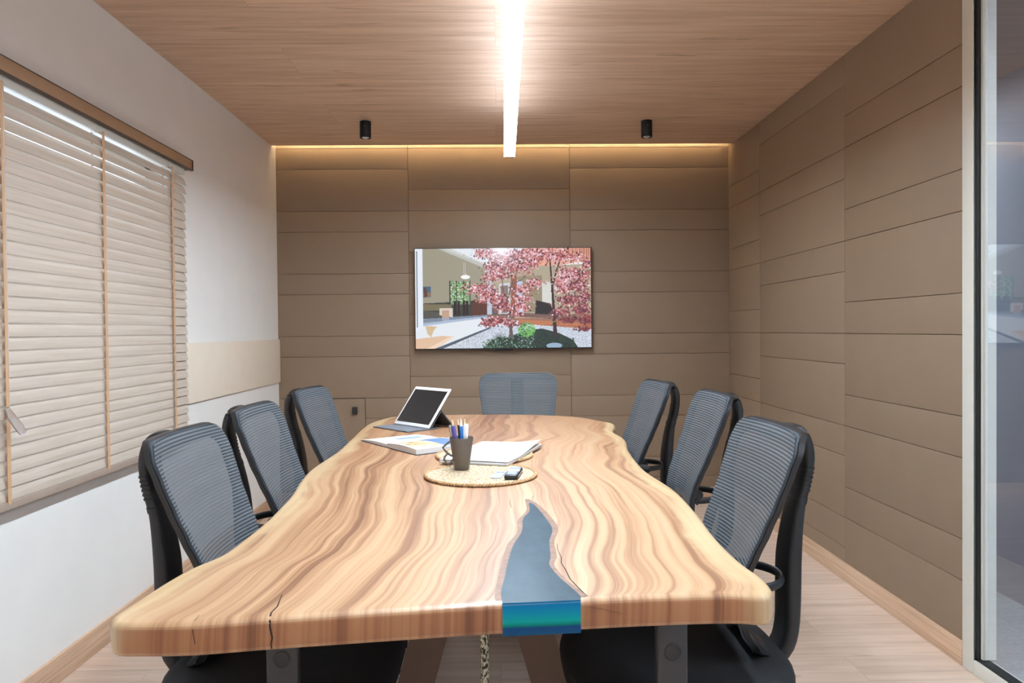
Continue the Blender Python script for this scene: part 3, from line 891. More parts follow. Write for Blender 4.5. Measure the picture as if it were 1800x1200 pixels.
def table_wood():
    m = mat('live_edge_slab_wood', (0.6, 0.4, 0.2, 1), 0.30)
    g = NT(m)
    uv = g.coord('UV')
    sp = g.n('ShaderNodeSeparateXYZ'); g.l(uv, sp.inputs[0])
    U, V = sp.outputs[0], sp.outputs[1]
    V3 = g.math('MULTIPLY', V, 2.7)
    cb = g.n('ShaderNodeCombineXYZ'); g.l(g.math('MULTIPLY', U, 1.07), cb.inputs[0]); g.l(V3, cb.inputs[1])
    base = cb.outputs[0]
    # low-frequency warp, stronger towards the far end where the figure swirls
    w1 = g.noise(g.mapping(base, (1.1, 0.65, 1)), 1.0, 2, 0.5)[0]
    w2 = g.noise(g.mapping(base, (3.0, 1.9, 1), (4, 2, 0)), 1.0, 2, 0.55)[0]
    w3 = g.noise(g.mapping(base, (7, 3.2, 1), (1, 7, 0)), 1.0, 2, 0.5)[0]
    far = g.n('ShaderNodeMapRange'); g.l(V, far.inputs[0])
    far.inputs[1].default_value = 0.12; far.inputs[2].default_value = 0.95; far.inputs[3].default_value = 0.14; far.inputs[4].default_value = 1.0
    amp2 = g.math('MULTIPLY', far.outputs[0], 0.20)
    sh = g.math('ADD', g.math('MULTIPLY', g.math('SUBTRACT', w1, 0.5), 0.27), g.math('MULTIPLY', g.math('SUBTRACT', w2, 0.5), amp2))
    sh = g.math('ADD', sh, g.math('MULTIPLY', g.math('SUBTRACT', w3, 0.5), 0.024))
    uu = g.math('ADD', g.math('MULTIPLY', U, 1.07), sh)
    c2 = g.n('ShaderNodeCombineXYZ'); g.l(uu, c2.inputs[0]); g.l(V3, c2.inputs[1])
    # rings
    s1 = g.noise(g.mapping(c2.outputs[0], (30, 0.36, 1)), 1.0, 4, 0.6)[0]
    s2 = g.noise(g.mapping(c2.outputs[0], (8, 0.25, 1), (3, 1, 0)), 1.0, 3, 0.5)[0]
    s3 = g.noise(g.mapping(c2.outputs[0], (110, 1.4, 1)), 1.0, 3, 0.6)[0]
    f = g.math('ADD', g.math('ADD', g.math('MULTIPLY', s1, 0.50), g.math('MULTIPLY', s2, 0.32)), g.math('MULTIPLY', s3, 0.18))
    col = g.ramp(f, [(0.36, srgb(102, 70, 50)), (0.43, srgb(136, 98, 71)), (0.475, srgb(163, 124, 92)), (0.53, srgb(182, 147, 112)), (0.62, srgb(189, 161, 129))])
    # darker heartwood towards the far end
    dk = g.n('ShaderNodeMapRange'); g.l(V, dk.inputs[0])
    dk.inputs[1].default_value = 0.35; dk.inputs[2].default_value = 0.9; dk.inputs[3].default_value = 0.0; dk.inputs[4].default_value = 0.55
    col = g.mix(dk.outputs[0], col, g.mix(1.0, col, srgb(226, 196, 178), 'MULTIPLY'))
    # pale sapwood along both live edges
    e = g.math('ABSOLUTE', g.math('SUBTRACT', U, 0.5))
    en = g.noise(g.mapping(base, (2.5, 3.5, 1), (9, 3, 0)), 1.0, 4, 0.6)[0]
    e2 = g.math('ADD', e, g.math('MULTIPLY', g.math('SUBTRACT', en, 0.5), 0.13))
    sap = g.ramp(e2, [(0.445, (0, 0, 0)), (0.475, (1, 1, 1))])
    s4 = g.noise(g.mapping(c2.outputs[0], (30, 0.8, 1), (7, 7, 0)), 1.0, 3, 0.6)[0]
    sapc = g.ramp(s4, [(0.35, srgb(178, 144, 104)), (0.6, srgb(195, 172, 135))])
    col = g.mix(sap, col, sapc)
    bark = g.ramp(g.math('ADD', e, g.math('MULTIPLY', g.math('SUBTRACT', w3, 0.5), 0.02)), [(0.496, (0, 0, 0)), (0.504, (0.45,) * 3)])
    col = g.mix(bark, col, srgb(176, 132, 90))
    # sawn end grain is browner
    geo = g.n('ShaderNodeNewGeometry')
    sn = g.n('ShaderNodeSeparateXYZ'); g.l(geo.outputs['True Normal'], sn.inputs[0])
    endm = g.ramp(g.math('MULTIPLY', sn.outputs[1], -1.0), [(0.80, (0, 0, 0)), (0.97, (1, 1, 1))])
    endf = g.math('MULTIPLY', endm, g.math('SUBTRACT', 1.0, g.math('MULTIPLY', sap, 0.75)))
    col = g.mix(g.math('MULTIPLY', endf, 0.85), col, g.mix(1.0, col, srgb(214, 170, 134), 'MULTIPLY'))
    g.l(col, g.b.inputs['Base Color'])
    g.b.inputs['Coat Weight'].default_value = 0.25
    g.b.inputs['Coat Roughness'].default_value = 0.2
    g.b.inputs['Roughness'].default_value = 0.42
    g.bump(f, 0.05, 0.002)
    return m
me.materials.append(table_wood())
table = empty('meeting_table', (-0.06, 2.5, 0))
def ptable(o):
    o.parent = table; o.matrix_parent_inverse = Matrix.Translation((0.06, -2.5, 0))
    return o
to = bpy.data.objects.new('tabletop', me); C.objects.link(to); ptable(to)

# resin river: brown rim, then blue resin filling the thickness of the slab
outer = [(-0.008, 1.1875), (-0.010, 1.223), (-0.004, 1.317), (0.004, 1.414), (0.015, 1.516), (0.037, 1.604), (0.041, 1.705), (0.065, 1.801), (0.067, 1.926), (0.086, 1.899), (0.104, 1.834), (0.122, 1.724), (0.129, 1.627), (0.113, 1.535), (0.110, 1.431), (0.101, 1.379), (0.115, 1.302), (0.133, 1.249), (0.142, 1.215), (0.140, 1.199)]
inner = [(0.003, 1.1885), (0.001, 1.241), (0.008, 1.316), (0.016, 1.414), (0.028, 1.515), (0.048, 1.613), (0.054, 1.720), (0.073, 1.795), (0.074, 1.878), (0.085, 1.865), (0.096, 1.805), (0.108, 1.717), (0.116, 1.628), (0.103, 1.536), (0.098, 1.431), (0.092, 1.379), (0.104, 1.314), (0.122, 1.252), (0.132, 1.215), (0.130, 1.1975)]
def smooth_poly(p, n):
    return catmull(p, n)
def rim_wood():
    m = mat('burnt_rim_wood', srgb(116, 84, 64), 0.5)
    g = NT(m)
    f = g.noise(g.coord(), 60, 3)[0]
    g.l(g.ramp(f, [(0.3, srgb(104, 74, 56)), (0.7, srgb(132, 98, 76))]), g.b.inputs['Base Color'])
    return m
rim = MB(); rim.prism([(x, y + (0.0125 if y < 1.205 else 0)) for x, y in smooth_poly(outer, 90)], ZT - 0.004, ZT + 0.0003, rim_wood())
ptable(rim.build('resin_rim'))
def resin_mat():
    m = mat('blue_resin', srgb(52, 84, 108), 0.38, spec=0.12)
    g = NT(m)
    co = g.coord()
    sp = g.n('ShaderNodeSeparateXYZ'); g.l(co, sp.inputs[0])
    mr = g.n('ShaderNodeMapRange'); g.l(g.math('ADD', sp.outputs[2], g.math('MULTIPLY', g.noise(co, 14, 2)[0], 0.004)), mr.inputs[0])
    mr.inputs[1].default_value = ZT - TH_; mr.inputs[2].default_value = ZT
    layer = g.ramp(mr.outputs[0], [(0.0, srgb(22, 74, 104)), (0.27, srgb(16, 62, 110)), (0.34, srgb(0, 112, 100)), (0.46, srgb(0, 146, 140)), (0.72, srgb(0, 128, 156)), (0.92, srgb(0, 112, 160))])
    f = g.noise(g.mapping(co, (6, 3, 1)), 2.5, 5, 0.6)[0]
    topc = g.ramp(f, [(0.3, srgb(32, 56, 68)), (0.7, srgb(52, 78, 90))])
    geo = g.n('ShaderNodeNewGeometry')
    sn = g.n('ShaderNodeSeparateXYZ'); g.l(geo.outputs['True Normal'], sn.inputs[0])
    g.l(g.mix(g.ramp(sn.outputs[2], [(0.5, (0, 0, 0)), (0.8, (1, 1, 1))]), layer, topc), g.b.inputs['Base Color'])
    g.b.inputs['Coat Weight'].default_value = 0.05
    g.b.inputs['Coat Roughness'].default_value = 0.30
    return m
rv = MB()
ip = smooth_poly(inner, 90)
rv.prism([(x, y + (-0.001 if y < 1.2 else 0)) for x, y in ip], ZT - 0.004, ZT + 0.0007, resin_mat())
rv.add([(0.003, 1.1868, ZT - 0.0012), (0.003, 1.1850, ZT - 0.003), (0.003, 1.1850, ZT - TH_ - 0.0003), (0.130, 1.1958, ZT - 0.0012), (0.130, 1.1940, ZT - 0.003), (0.130, 1.1940, ZT - TH_ - 0.0003),
        (0.003, 1.2300, ZT - 0.0012), (0.003, 1.23, ZT - TH_ - 0.0003), (0.130, 1.23, ZT - 0.0012), (0.130, 1.23, ZT - TH_ - 0.0003)],
       [(0, 3, 4, 1), (1, 4, 5, 2), (0, 6, 8, 3), (2, 5, 9, 7), (0, 1, 2, 7, 6), (3, 8, 9, 5, 4)], rv.mats[0])
ptable(rv.build('resin_inlay', smooth=40))
# drying cracks in the slab
M['crack'] = mat('crack_dark', (0.03, 0.016, 0.01, 1), 0.9)
def crack(pts, w):
    b = MB(); n = len(pts)
    for i in range(n - 1):
        a, c_ = Vector(pts[i]), Vector(pts[i + 1])
        d = (c_ - a).normalized()
        up_ = Vector((0, 0, 1)) if abs(d.z) < 0.6 else Vector((0, -1, 0))
        sd = d.cross(up_).normalized()
        w0 = w * (0.35 + 0.65 * math.sin(PI * (i + .5) / n)); w1 = w * (0.35 + 0.65 * math.sin(PI * (i + 1.2) / (n + .5)))
        b.add([a - sd * w0, a + sd * w0, c_ + sd * w1, c_ - sd * w1], [(0, 1, 2, 3)], M['crack'])
    ptable(b.build('crack'))
fy = lambda x: 1.143 + (x + 0.35) * 0.13
crack([(-0.366, 1.245, ZT + .0006), (-0.362, 1.215, ZT + .0006), (-0.358, 1.190, ZT + .0006), (-0.360, 1.165, ZT + .0006), (-0.358, fy(-.358) + 0.0115, ZT + .0006), (-0.356, fy(-.356) + 0.002, ZT - 0.0045), (-0.355, fy(-.355) - 0.0015, ZT - 0.013), (-0.352, fy(-.352) - 0.0012, ZT - 0.030), (-0.354, fy(-.354) - 0.0012, ZT - 0.040), (-0.353, fy(-.353) - 0.001, ZT - 0.047)], 0.0016)
crack([(-0.470, 1.160, ZT + .0006), (-0.468, 1.139, ZT + .0006), (-0.467, 1.129, ZT - 0.0045), (-0.466, 1.1245, ZT - 0.013), (-0.463, 1.1245, ZT - 0.030)], 0.0006)
crack([(0.117, 1.518, ZT + .0006), (0.1155, 1.47, ZT + .0006), (0.118, 1.423, ZT + .0006), (0.115, 1.39, ZT + .0006), (0.119, 1.355, ZT + .0006), (0.123, 1.299, ZT + .0006), (0.131, 1.263, ZT + .0006), (0.140, 1.225, ZT + .0006), (0.1445, 1.212, ZT + .0006)], 0.0009)
crack([(0.085, 1.905, ZT + .0006), (0.086, 1.935, ZT + .0006), (0.092, 1.96, ZT + .0006)], 0.0006)
crack([(0.028, 1.93, ZT + .0006), (0.027, 1.88, ZT + .0006), (0.029, 1.83, ZT + .0006)], 0.0006)
crack([(0.142, 1.1985, ZT - 0.012), (0.165, 1.2000, ZT - 0.016), (0.20, 1.2030, ZT - 0.026)], 0.0008)

def bar_prism(b, p0, p1, w, d, m, T=None):
    """flat bar from p0 to p1, w wide along x, d deep along y"""
    (x0, y0, z0), (x1, y1, z1) = p0, p1
    vs = []
    for (x, y, z) in ((x0, y0, z0), (x1, y1, z1)):
        vs += [(x - w / 2, y - d / 2, z), (x + w / 2, y - d / 2, z), (x + w / 2, y + d / 2, z), (x - w / 2, y + d / 2, z)]
    b.add(vs, [(0, 3, 2, 1), (4, 5, 6, 7), (0, 1, 5, 4), (1, 2, 6, 5), (2, 3, 7, 6), (3, 0, 4, 7)], m, T)
for yl in (2.0, 3.15):
    pl = MB(); pl.box(-0.33, 0.23, yl - 0.05, yl + 0.05, ZT - TH_ - 0.010, ZT - TH_ - 0.0005, M['bronze_steel'])
    ptable(pl.build('mounting_plate'))
    for sx_, xt, xb in ((-1, -0.105, -0.300), (1, 0.005, 0.200)):
        l = MB(); bar_prism(l, (xb, yl + sx_ * 0.0, 0.0), (xt, yl, ZT - TH_ - 0.010), 0.100, 0.045, M['bronze_steel'])
        ptable(l.build('leg'))
tag(table, 'long live-edge wooden meeting table with a blue resin inlay', 'table')

# braided cable hanging from the underside of the table
def speckle():
    m = mat('speckled_braid', (0.3, 0.32, 0.24, 1), 0.7)
    g = NT(m)
    f = g.noise(g.mapping(g.coord(), (1, 1, 0.35)), 260, 2)[0]
    g.l(g.ramp(f, [(0.44, srgb(48, 46, 34)), (0.50, srgb(120, 122, 92)), (0.56, srgb(206, 200, 180))]), g.b.inputs['Base Color'])
    return m
rp = MB(); spm = speckle()
for ph in (0, 2 * PI / 3, 4 * PI / 3):
    rp.tube([(0.0042 * math.cos(k * 0.5 + ph), 0.0042 * math.sin(k * 0.5 + ph), 0.002 + k * (ZT - TH_ - 0.003) / 150) for k in range(151)], 0.0052, spm, 8)
tag(rp.build('braided_cable', smooth=60, loc=(-0.034, 1.52, 0)), 'speckled braided cable hanging straight down under the table front', 'cable')

# ------------------------------------------------------------------ office chair
def interp(tab, z):
    tab = sorted(tab)
    if z <= tab[0][0]: return tab[0][1]
    for (a, va), (b_, vb) in zip(tab[:-1], tab[1:]):
        if z <= b_:
            t = (z - a) / (b_ - a); t = t * t * (3 - 2 * t) * 0.3 + t * 0.7
            return va + (vb - va) * t
    return tab[-1][1]
UP = [(0.441, 0.030), (0.467, 0.066), (0.52, 0.101), (0.567, 0.117), (0.62, 0.117), (0.663, 0.107), (0.706, 0.091), (0.76, 0.068), (0.819, 0.045), (0.888, 0.022), (0.945, 0.0), (0.968, -0.012)]
WP = [(0.441, 0.10), (0.50, 0.135), (0.60, 0.163), (0.757, 0.186), (0.88, 0.203), (0.93, 0.2045), (0.968, 0.2045)]
ZTOP, ZBOT = 0.968, 0.441
RX = -0.245        # local x of the top of the back (seat centre is 0)
def half_w(z):
    w = interp(WP, z)
    r = 0.055
    if z > ZTOP - r:
        d = (z - (ZTOP - r)) / r
        w -= r * (1 - math.sqrt(max(0, 1 - d * d)))
    r = 0.05
    if z < ZBOT + r:
        d = ((ZBOT + r) - z) / r
        w -= r * (1 - math.sqrt(max(0, 1 - d * d)))
    return w
def back_pt(a, z, off=0.0):
    u = interp(UP, z) + 0.020 * a * a - 0.006
    return (RX + u + off, a * half_w(z), z)
def make_chair():
    root = empty('office_chair', (0, 0, 0))
    # mesh back
    b = MB(); NA, NZ = 28, 70
    zs = [ZBOT + (ZTOP - ZBOT) * (0.5 - 0.5 * math.cos(PI * k / (NZ - 1))) * 1.0 for k in range(NZ)]
    vs = []; fs = []
    for z in zs:
        for i in range(NA):
            vs.append(back_pt(-1 + 2 * i / (NA - 1), z, 0.006))
    for k in range(NZ - 1):
        for i in range(NA - 1):
            a = k * NA + i
            fs.append((a, a + 1, a + NA + 1, a + NA))
    b.add(vs, fs, M['mesh_fabric'])
    mesh = b.build('mesh_back', root, smooth=80)
    # frame behind the mesh: flat band around the outline
    def band(in0, in1, o0, o1, m, name):
        b = MB()
        outl = []
        N = 60
        def ring_at(ins):
            pts = []
            zz = [ZBOT + ins + (ZTOP - ZBOT - 2 * ins) * (0.5 - 0.5 * math.cos(PI * k / N)) for k in range(N + 1)]
            for z in zz:
                zf = ZBOT + (z - ZBOT - ins) / (ZTOP - ZBOT - 2 * ins) * (ZTOP - ZBOT)
                w = max(0.004, half_w(zf) - ins); pts.append((w, z))
            top = [(pts[-1][0] * (1 - 2 * q / 12), pts[-1][1]) for q in range(1, 12)]
            bot = [(-pts[0][0] * (1 - 2 * q / 12), pts[0][1]) for q in range(1, 12)]
            return [(w, z) for w, z in pts] + top + [(-w, z) for w, z in reversed(pts)] + bot
        A, Bq = ring_at(in0), ring_at(in1)
        def P(w, z, off):
            hw = max(0.02, half_w(min(max(z, ZBOT + 0.02), ZTOP - 0.02)))
            a = max(-1, min(1, w / hw))
            return (RX + interp(UP, z) + 0.020 * a * a - 0.006 + off, w, z)
        rings = [[P(w, z, o0) for w, z in A], [P(w, z, o0) for w, z in Bq], [P(w, z, o1) for w, z in Bq], [P(w, z, o1) for w, z in A]]
        n = len(A); vs = [p for r in rings for p in r]; fs = []
        for r in range(4):
            r2 = (r + 1) % 4
            for j in range(n):
                j2 = (j + 1) % n
                fs.append((r * n + j, r * n + j2, r2 * n + j2, r2 * n + j))
        b.add(vs, fs, m)
        return b.build(name, root, smooth=50)
    band(0.001, 0.030, 0.0045, -0.001, M['fabric_edge'], 'padded_edge')
    band(-0.003, 0.018, -0.0015, -0.014, M['black_plastic'], 'back_frame')
    # spine: hook over the top, straight drop, forward foot under the seat
    path = [(-0.022, 0.930, 0.028, 0.010), (-0.027, 0.948, 0.032, 0.015), (-0.042, 0.960, 0.034, 0.020), (-0.062, 0.955, 0.036, 0.025), (-0.076, 0.932, 0.037, 0.028), (-0.083, 0.890, 0.036, 0.028), (-0.074, 0.830, 0.034, 0.028),
            (-0.060, 0.780, 0.036, 0.030), (-0.050, 0.725, 0.041, 0.036), (-0.042, 0.650, 0.046, 0.042), (-0.040, 0.560, 0.047, 0.042), (-0.036, 0.480, 0.044, 0.040), (-0.018, 0.430, 0.042, 0.038), (0.030, 0.400, 0.042, 0.034), (0.10, 0.372, 0.045, 0.026), (0.20, 0.368, 0.05, 0.022)]
    fine = []
    for i in range(len(path) - 1):
        P0, P1, P2, P3 = (np.array(path[max(0, min(len(path) - 1, i + q))]) for q in (-1, 0, 1, 2))
        for q in range(3):
            t = q / 3
            fine.append(tuple(0.5 * (2 * P1 + (P2 - P0) * t + (2 * P0 - 5 * P1 + 4 * P2 - P3) * t * t + (3 * P1 - P0 - 3 * P2 + P3) * t ** 3)))
    path = fine + [path[-1]]
    b = MB(); rings = []
    pp = [Vector((RX + u, 0, z)) for u, z, w, t in path]
    for k, (u, z, w, t) in enumerate(path):
        tg = (pp[min(k + 1, len(pp) - 1)] - pp[max(k - 1, 0)]).normalized()
        nr = Vector((tg.z, 0, -tg.x))
        if nr.x > 0: nr = -nr
        if nr.z > 0.5: nr = -nr
        ring = []
        for j in range(16):
            a = 2 * PI * j / 16
            cx_, sy_ = math.cos(a), math.sin(a)
            ex = math.copysign(abs(cx_) ** 0.6, cx_); ey = math.copysign(abs(sy_) ** 0.6, sy_)
            ring.append(pp[k] + nr * ex * t / 2 + Vector((0, ey * w, 0)))
        rings.append(ring)
    b.loft(rings, M['black_plastic'])
    spine = b.build('spine', root, smooth=50)
    # flexible ribs on the spine
    b = MB()
    down = [p for p in path[9:33]]
    def spine_at(z):
        for p, q in zip(down[:-1], down[1:]):
            if q[1] <= z <= p[1]:
                f = (p[1] - z) / (p[1] - q[1] + 1e-9)
                return [p[m] + (q[m] - p[m]) * f for m in range(4)]
        return down[-1]
    for z0_, z1_, gw in [(0.868 - k * 0.0105, 0.864 - k * 0.0105, 0.0022) for k in range(6)] + [(0.795, 0.782, 0.0018)]:
        rr = []
        for z_ in (z0_, z1_):
            u, _, w, t = spine_at(z_)
            rr.append([(RX + u + (t / 2 + gw) * math.copysign(abs(math.cos(q)) ** 0.6, math.cos(q)), (w + gw) * math.copysign(abs(math.sin(q)) ** 0.6, math.sin(q)), z_) for q in [2 * PI * j / 20 for j in range(20)]])
        b.loft(rr, M['black_plastic'])
    b.build('flex_ribs', spine, smooth=40)
    # lumbar loop between back frame and spine
    b = MB()
    pts = []
    for k in range(17):
        a = -PI / 2 + PI * k / 16
        pts.append((RX + 0.095 - 0.115 * math.cos(a), 0.105 * math.sin(a), 0.607))
    b.tube(pts, 0.011, M['black_plastic'], 10, flat=0.55, upv=(0, 0, 1))
    b.tube([(RX + 0.098, -0.125, 0.607), (RX + 0.094, -0.06, 0.607), (RX + 0.092, 0, 0.607), (RX + 0.094, 0.06, 0.607), (RX + 0.098, 0.125, 0.607)], 0.011, M['black_plastic'], 10, flat=0.5, upv=(0, 0, 1))
    for s_ in (-1, 1):
        b.lathe([(0.016, 0), (0.018, 0.004), (0.018, 0.014), (0.014, 0.018)], M['black_plastic'], 20, Matrix.Translation((RX + 0.090, s_ * 0.112, 0.628)) @ Matrix.Rotation(PI / 2, 4, 'X'))
    b.build('lumbar_loop', root, smooth=50)
    # seat cushion with rounded plan
    def plan(scale, n=48, cx_=0.0):
        pts = []
        for k in range(n):
            a = 2 * PI * k / n
            ex = math.copysign(abs(math.cos(a)) ** 0.55, math.cos(a)); ey = math.copysign(abs(math.sin(a)) ** 0.55, math.sin(a))
            w = 0.250 - (0.030 if ex < 0 else 0.012) * abs(ex)
            pts.append((cx_ + 0.262 * ex * scale, w * ey * scale))
        return pts
    b = MB(); rings = []
    for sc, z in ((0.90, 0.382), (0.97, 0.386), (1.0, 0.400), (1.0, 0.420), (0.985, 0.434), (0.95, 0.443), (0.86, 0.448), (0.6, 0.447), (0.3, 0.445), (0.02, 0.444)):
        rings.append([(x, y, z - (0.025 * max(0, x - 0.16) / 0.1 if z > 0.41 else 0) * 0.8) for x, y in plan(sc)])
    b.loft(rings, M['seat_fabric'])
    b.build('seat', root, smooth=60)
    b = MB()
    b.loft([[(x, y, z) for x, y in plan(sc)] for sc, z in ((0.55, 0.352), (0.80, 0.360), (0.93, 0.372), (0.95, 0.384))], M['black_plastic'])
    b.build('seat_shell', root, smooth=50)
    b = MB(); b.box(-0.11, 0.10, -0.07, 0.07, 0.300, 0.356, M['black_plastic'], bev=0.012)
    b.tube([(0.02, -0.06, 0.33), (0.02, -0.20, 0.33), (0.02, -0.235, 0.325)], [0.005, 0.005, 0.011], M['chrome'], 10)
    b.build('tilt_mechanism', root, smooth=40)
    # armrests
    for s_ in (-1, 1):
        b = MB()
        b.box(0.028, 0.092, s_ * 0.256, s_ * 0.279, 0.36, 0.640, M['grey_plastic'], bev=0.006)
        b.box(0.032, 0.088, s_ * 0.10, s_ * 0.279, 0.350, 0.376, M['grey_plastic'], bev=0.006)
        post = b.build('arm_post', root, smooth=40)
        b = MB(); b.lathe([(0.0175, 0), (0.0175, 0.0015), (0.014, 0.003), (0.0125, 0.0022), (0.0001, 0.0025)], M['black_plastic'], 24, Matrix.Translation((0.060, s_ * 0.279, 0.545)) @ Matrix.Rotation(-s_ * PI / 2, 4, 'X'))
        b.build('arm_button', post, smooth=30)
        b = MB(); b.box(-0.06, 0.19, s_ * 0.218, s_ * 0.280, 0.640, 0.665, M['black_plastic'], bev=0.010)
        b.build('arm_pad', post, smooth=40)
    # gas lift and star base
    b = MB(); b.lathe([(0.027, 0.075), (0.027, 0.20), (0.024, 0.205), (0.015, 0.206), (0.015, 0.31)], M['black_plastic'], 24)
    b.build('gas_lift', root, smooth=40)
    b = MB(); b.lathe([(0.030, 0.055), (0.038, 0.060), (0.038, 0.100), (0.030, 0.108)], M['chrome'], 24)
    for k in range(5):
        a = 2 * PI * k / 5 + 0.31
        Tm = Matrix.Rotation(a, 4, 'Z')
        rings = []
        for (x, z, w, t) in ((0.02, 0.080, 0.022, 0.040), (0.10, 0.083, 0.020, 0.034), (0.21, 0.077, 0.016, 0.024), (0.280, 0.069, 0.014, 0.018), (0.298, 0.068, 0.010, 0.014)):
            rings.append([(x, w * math.copysign(abs(math.cos(q)) ** 0.7, math.cos(q)), z + t / 2 * math.copysign(abs(math.sin(q)) ** 0.7, math.sin(q))) for q in [2 * PI * j / 14 for j in range(14)]])
        b.loft(rings, M['chrome'], Tm)
    base = b.build('star_base', root, smooth=45)
    for k in range(5):
        a = 2 * PI * k / 5 + 0.31
        cxx, cyy = 0.282 * math.cos(a), 0.282 * math.sin(a)
        wa = random.uniform(0, PI)
        Tm = Matrix.Translation((cxx, cyy, 0)) @ Matrix.Rotation(wa, 4, 'Z')
        b = MB()
        for s_ in (-1, 1):
            b.lathe([(0.001, 0), (0.020, 0.0005), (0.0265, 0.004), (0.0275, 0.009), (0.0275, 0.014), (0.024, 0.020), (0.001, 0.020)], M['caster'], 22, Tm @ Matrix.Translation((0.012, s_ * 0.006, 0.0275)) @ Matrix.Rotation(-s_ * PI / 2, 4, 'X'))
        b.tube([(0, 0, 0.030), (0, 0, 0.066)], 0.0055, M['chrome'], 10, Tm)
        b.box(-0.012, 0.026, -0.006, 0.006, 0.022, 0.050, M['caster'], Tm, bev=0.003)
        b.build('caster', base, smooth=40)
    return root
def copy_tree(o, parent=None):
    c_ = o.copy(); C.objects.link(c_); c_.parent = parent
    for ch in list(o.children):
        copy_tree(ch, c_)
    return c_
chairs = [  # back-top x, centre y, facing angle, label
    (-0.745, 1.765, 0.0, 'office chair with slate mesh back nearest the camera on the window side'),
    (-0.770, 2.355, 0.0, 'middle slate mesh office chair of the three on the window side'),
    (-0.772, 3.045, -4.0, 'slate mesh office chair farthest from the camera on the window side, beside the cabinet door'),
    (0.652, 1.765, 180.0, 'office chair with slate mesh back nearest the camera on the glass partition side'),
    (0.772, 2.635, 180.0, 'middle slate mesh office chair of the three on the right side of the table'),
    (0.692, 3.225, 184.0, 'slate mesh office chair on the right side of the table, nearest the television wall'),
    (0.104, 3.955, -90.0, 'slate mesh office chair at the far head of the table under the television'),
]
src = make_chair()
made = []
for i, (bx, cy_, ang, lab) in enumerate(chairs):
    c_ = src if i == 0 else copy_tree(src)
    a = math.radians(ang)
    d = 0.245
    if ang == -90.0:
        c_.location = (bx, cy_ - d, 0)
    else:
        c_.location = (bx + d * math.cos(a), cy_ + d * math.sin(a), 0)
    c_.rotation_euler = (0, 0, a)
    tag(c_, lab, 'chair', 'mesh office chairs around the meeting table')

# ------------------------------------------------------------------ things on the table
def jute():
    m = mat('jute_weave', srgb(196, 178, 146), 0.85)
    g = NT(m)
    co = g.coord()
    f = g.noise(co, 140, 4, 0.6)[0]
    g.l(g.ramp(f, [(0.36, srgb(140, 114, 84)), (0.50, srgb(178, 160, 132)), (0.66, srgb(200, 186, 162))]), g.b.inputs['Base Color'])
    g.bump(f, 0.6, 0.004)
    return m
JU = jute()
def placemat(x, y, label, rot=0.0):
    e = empty('woven_placemat', (x, y, ZT + 0.0007), rot)
    b = MB()
    # spiral of braided rope as concentric ridges with woven lumps
    n = 220; prof = []
    vs = []; fs = []
    NR = 60
    for i in range(NR + 1):
        r = 0.160 * i / NR
        for k in range(n):
            a = 2 * PI * k / n
            ph = r / 0.0100 * 2 * PI
            z = 0.0052 + 0.0012 * math.cos(ph) + 0.0009 * math.sin(a * max(3, int(r * 900)) + ph)
            vs.append((r * math.cos(a), r * math.sin(a), z))
    for i in range(NR):
        for k in range(n):
            k2 = (k + 1) % n
            fs.append((i * n + k, i * n + k2, (i + 1) * n + k2, (i + 1) * n + k))
    b.add(vs, fs, JU)
    b.lathe([(0.0001, 0.0), (0.160, 0.0), (0.160, 0.0055)], JU, 96)
    b.build('woven_disc', e, smooth=80)
    b = MB()
    for ph in (0, PI):
        pts = [((0.1655 + 0.0032 * math.cos(55 * a + ph)) * math.cos(a), (0.1655 + 0.0032 * math.cos(55 * a + ph)) * math.sin(a), 0.0048 + 0.0028 * math.sin(55 * a + ph)) for a in [2 * PI * k / 660 for k in range(660)]]
        pts = [(x_, y_, max(0.0033, z_)) for x_, y_, z_ in pts]
        b.tube(pts, 0.0031, JUB, 6, closed=True)
    b.build('braided_rim', e, smooth=80)
    tag(e, label, 'placemat', 'round woven placemats on the table')
JUB = noisy('jute_rim', srgb(176, 142, 104), 0.85, 160, 0.3)
placemat(-0.056, 2.240, 'round woven straw placemat under the dark mug and remote')
placemat(-0.052, 2.586, 'round woven straw placemat mostly covered by the open white notepad', 0.7)
ZM = ZT + 0.0007 + 0.0070

# mug with pens
mg = MB()
mg.lathe([(0.0001, 0.0), (0.0225, 0.0), (0.0235, 0.002), (0.0375, 0.0985), (0.0370, 0.100), (0.0350, 0.0985), (0.0218, 0.006), (0.0001, 0.005)], M['mug'], 48)
mug = empty('mug', (-0.117, 2.312, ZM))
mg.build('cup', mug, smooth=50)
hd = MB()
hp = [(-0.0335, 0.090), (-0.046, 0.083), (-0.060, 0.071), (-0.052, 0.060), (-0.044, 0.052), (-0.036, 0.046), (-0.030, 0.043)]
def smooth3(pts, k=4):
    out = catmull(pts, len(pts) * k)
    return [(x, 0, z) for x, z in out]
Th = Matrix.Rotation(math.radians(18), 4, 'Z')
hd.tube([(x, 0, z) for x, z in hp], 0.0034, M['mug'], 8, T=Th, upv=(0, 1, 0))
hd.tube(smooth3([(-0.044, 0.052), (-0.053, 0.043), (-0.0555, 0.034), (-0.050, 0.024), (-0.042, 0.020), (-0.034, 0.024), (-0.027, 0.034)]), 0.0034, M['mug'], 8, T=Th, upv=(0, 1, 0))
hd.build('handle', mug, smooth=50)
tag(mug, 'dark grey stoneware mug holding pens and pencils on the front placemat', 'mug')
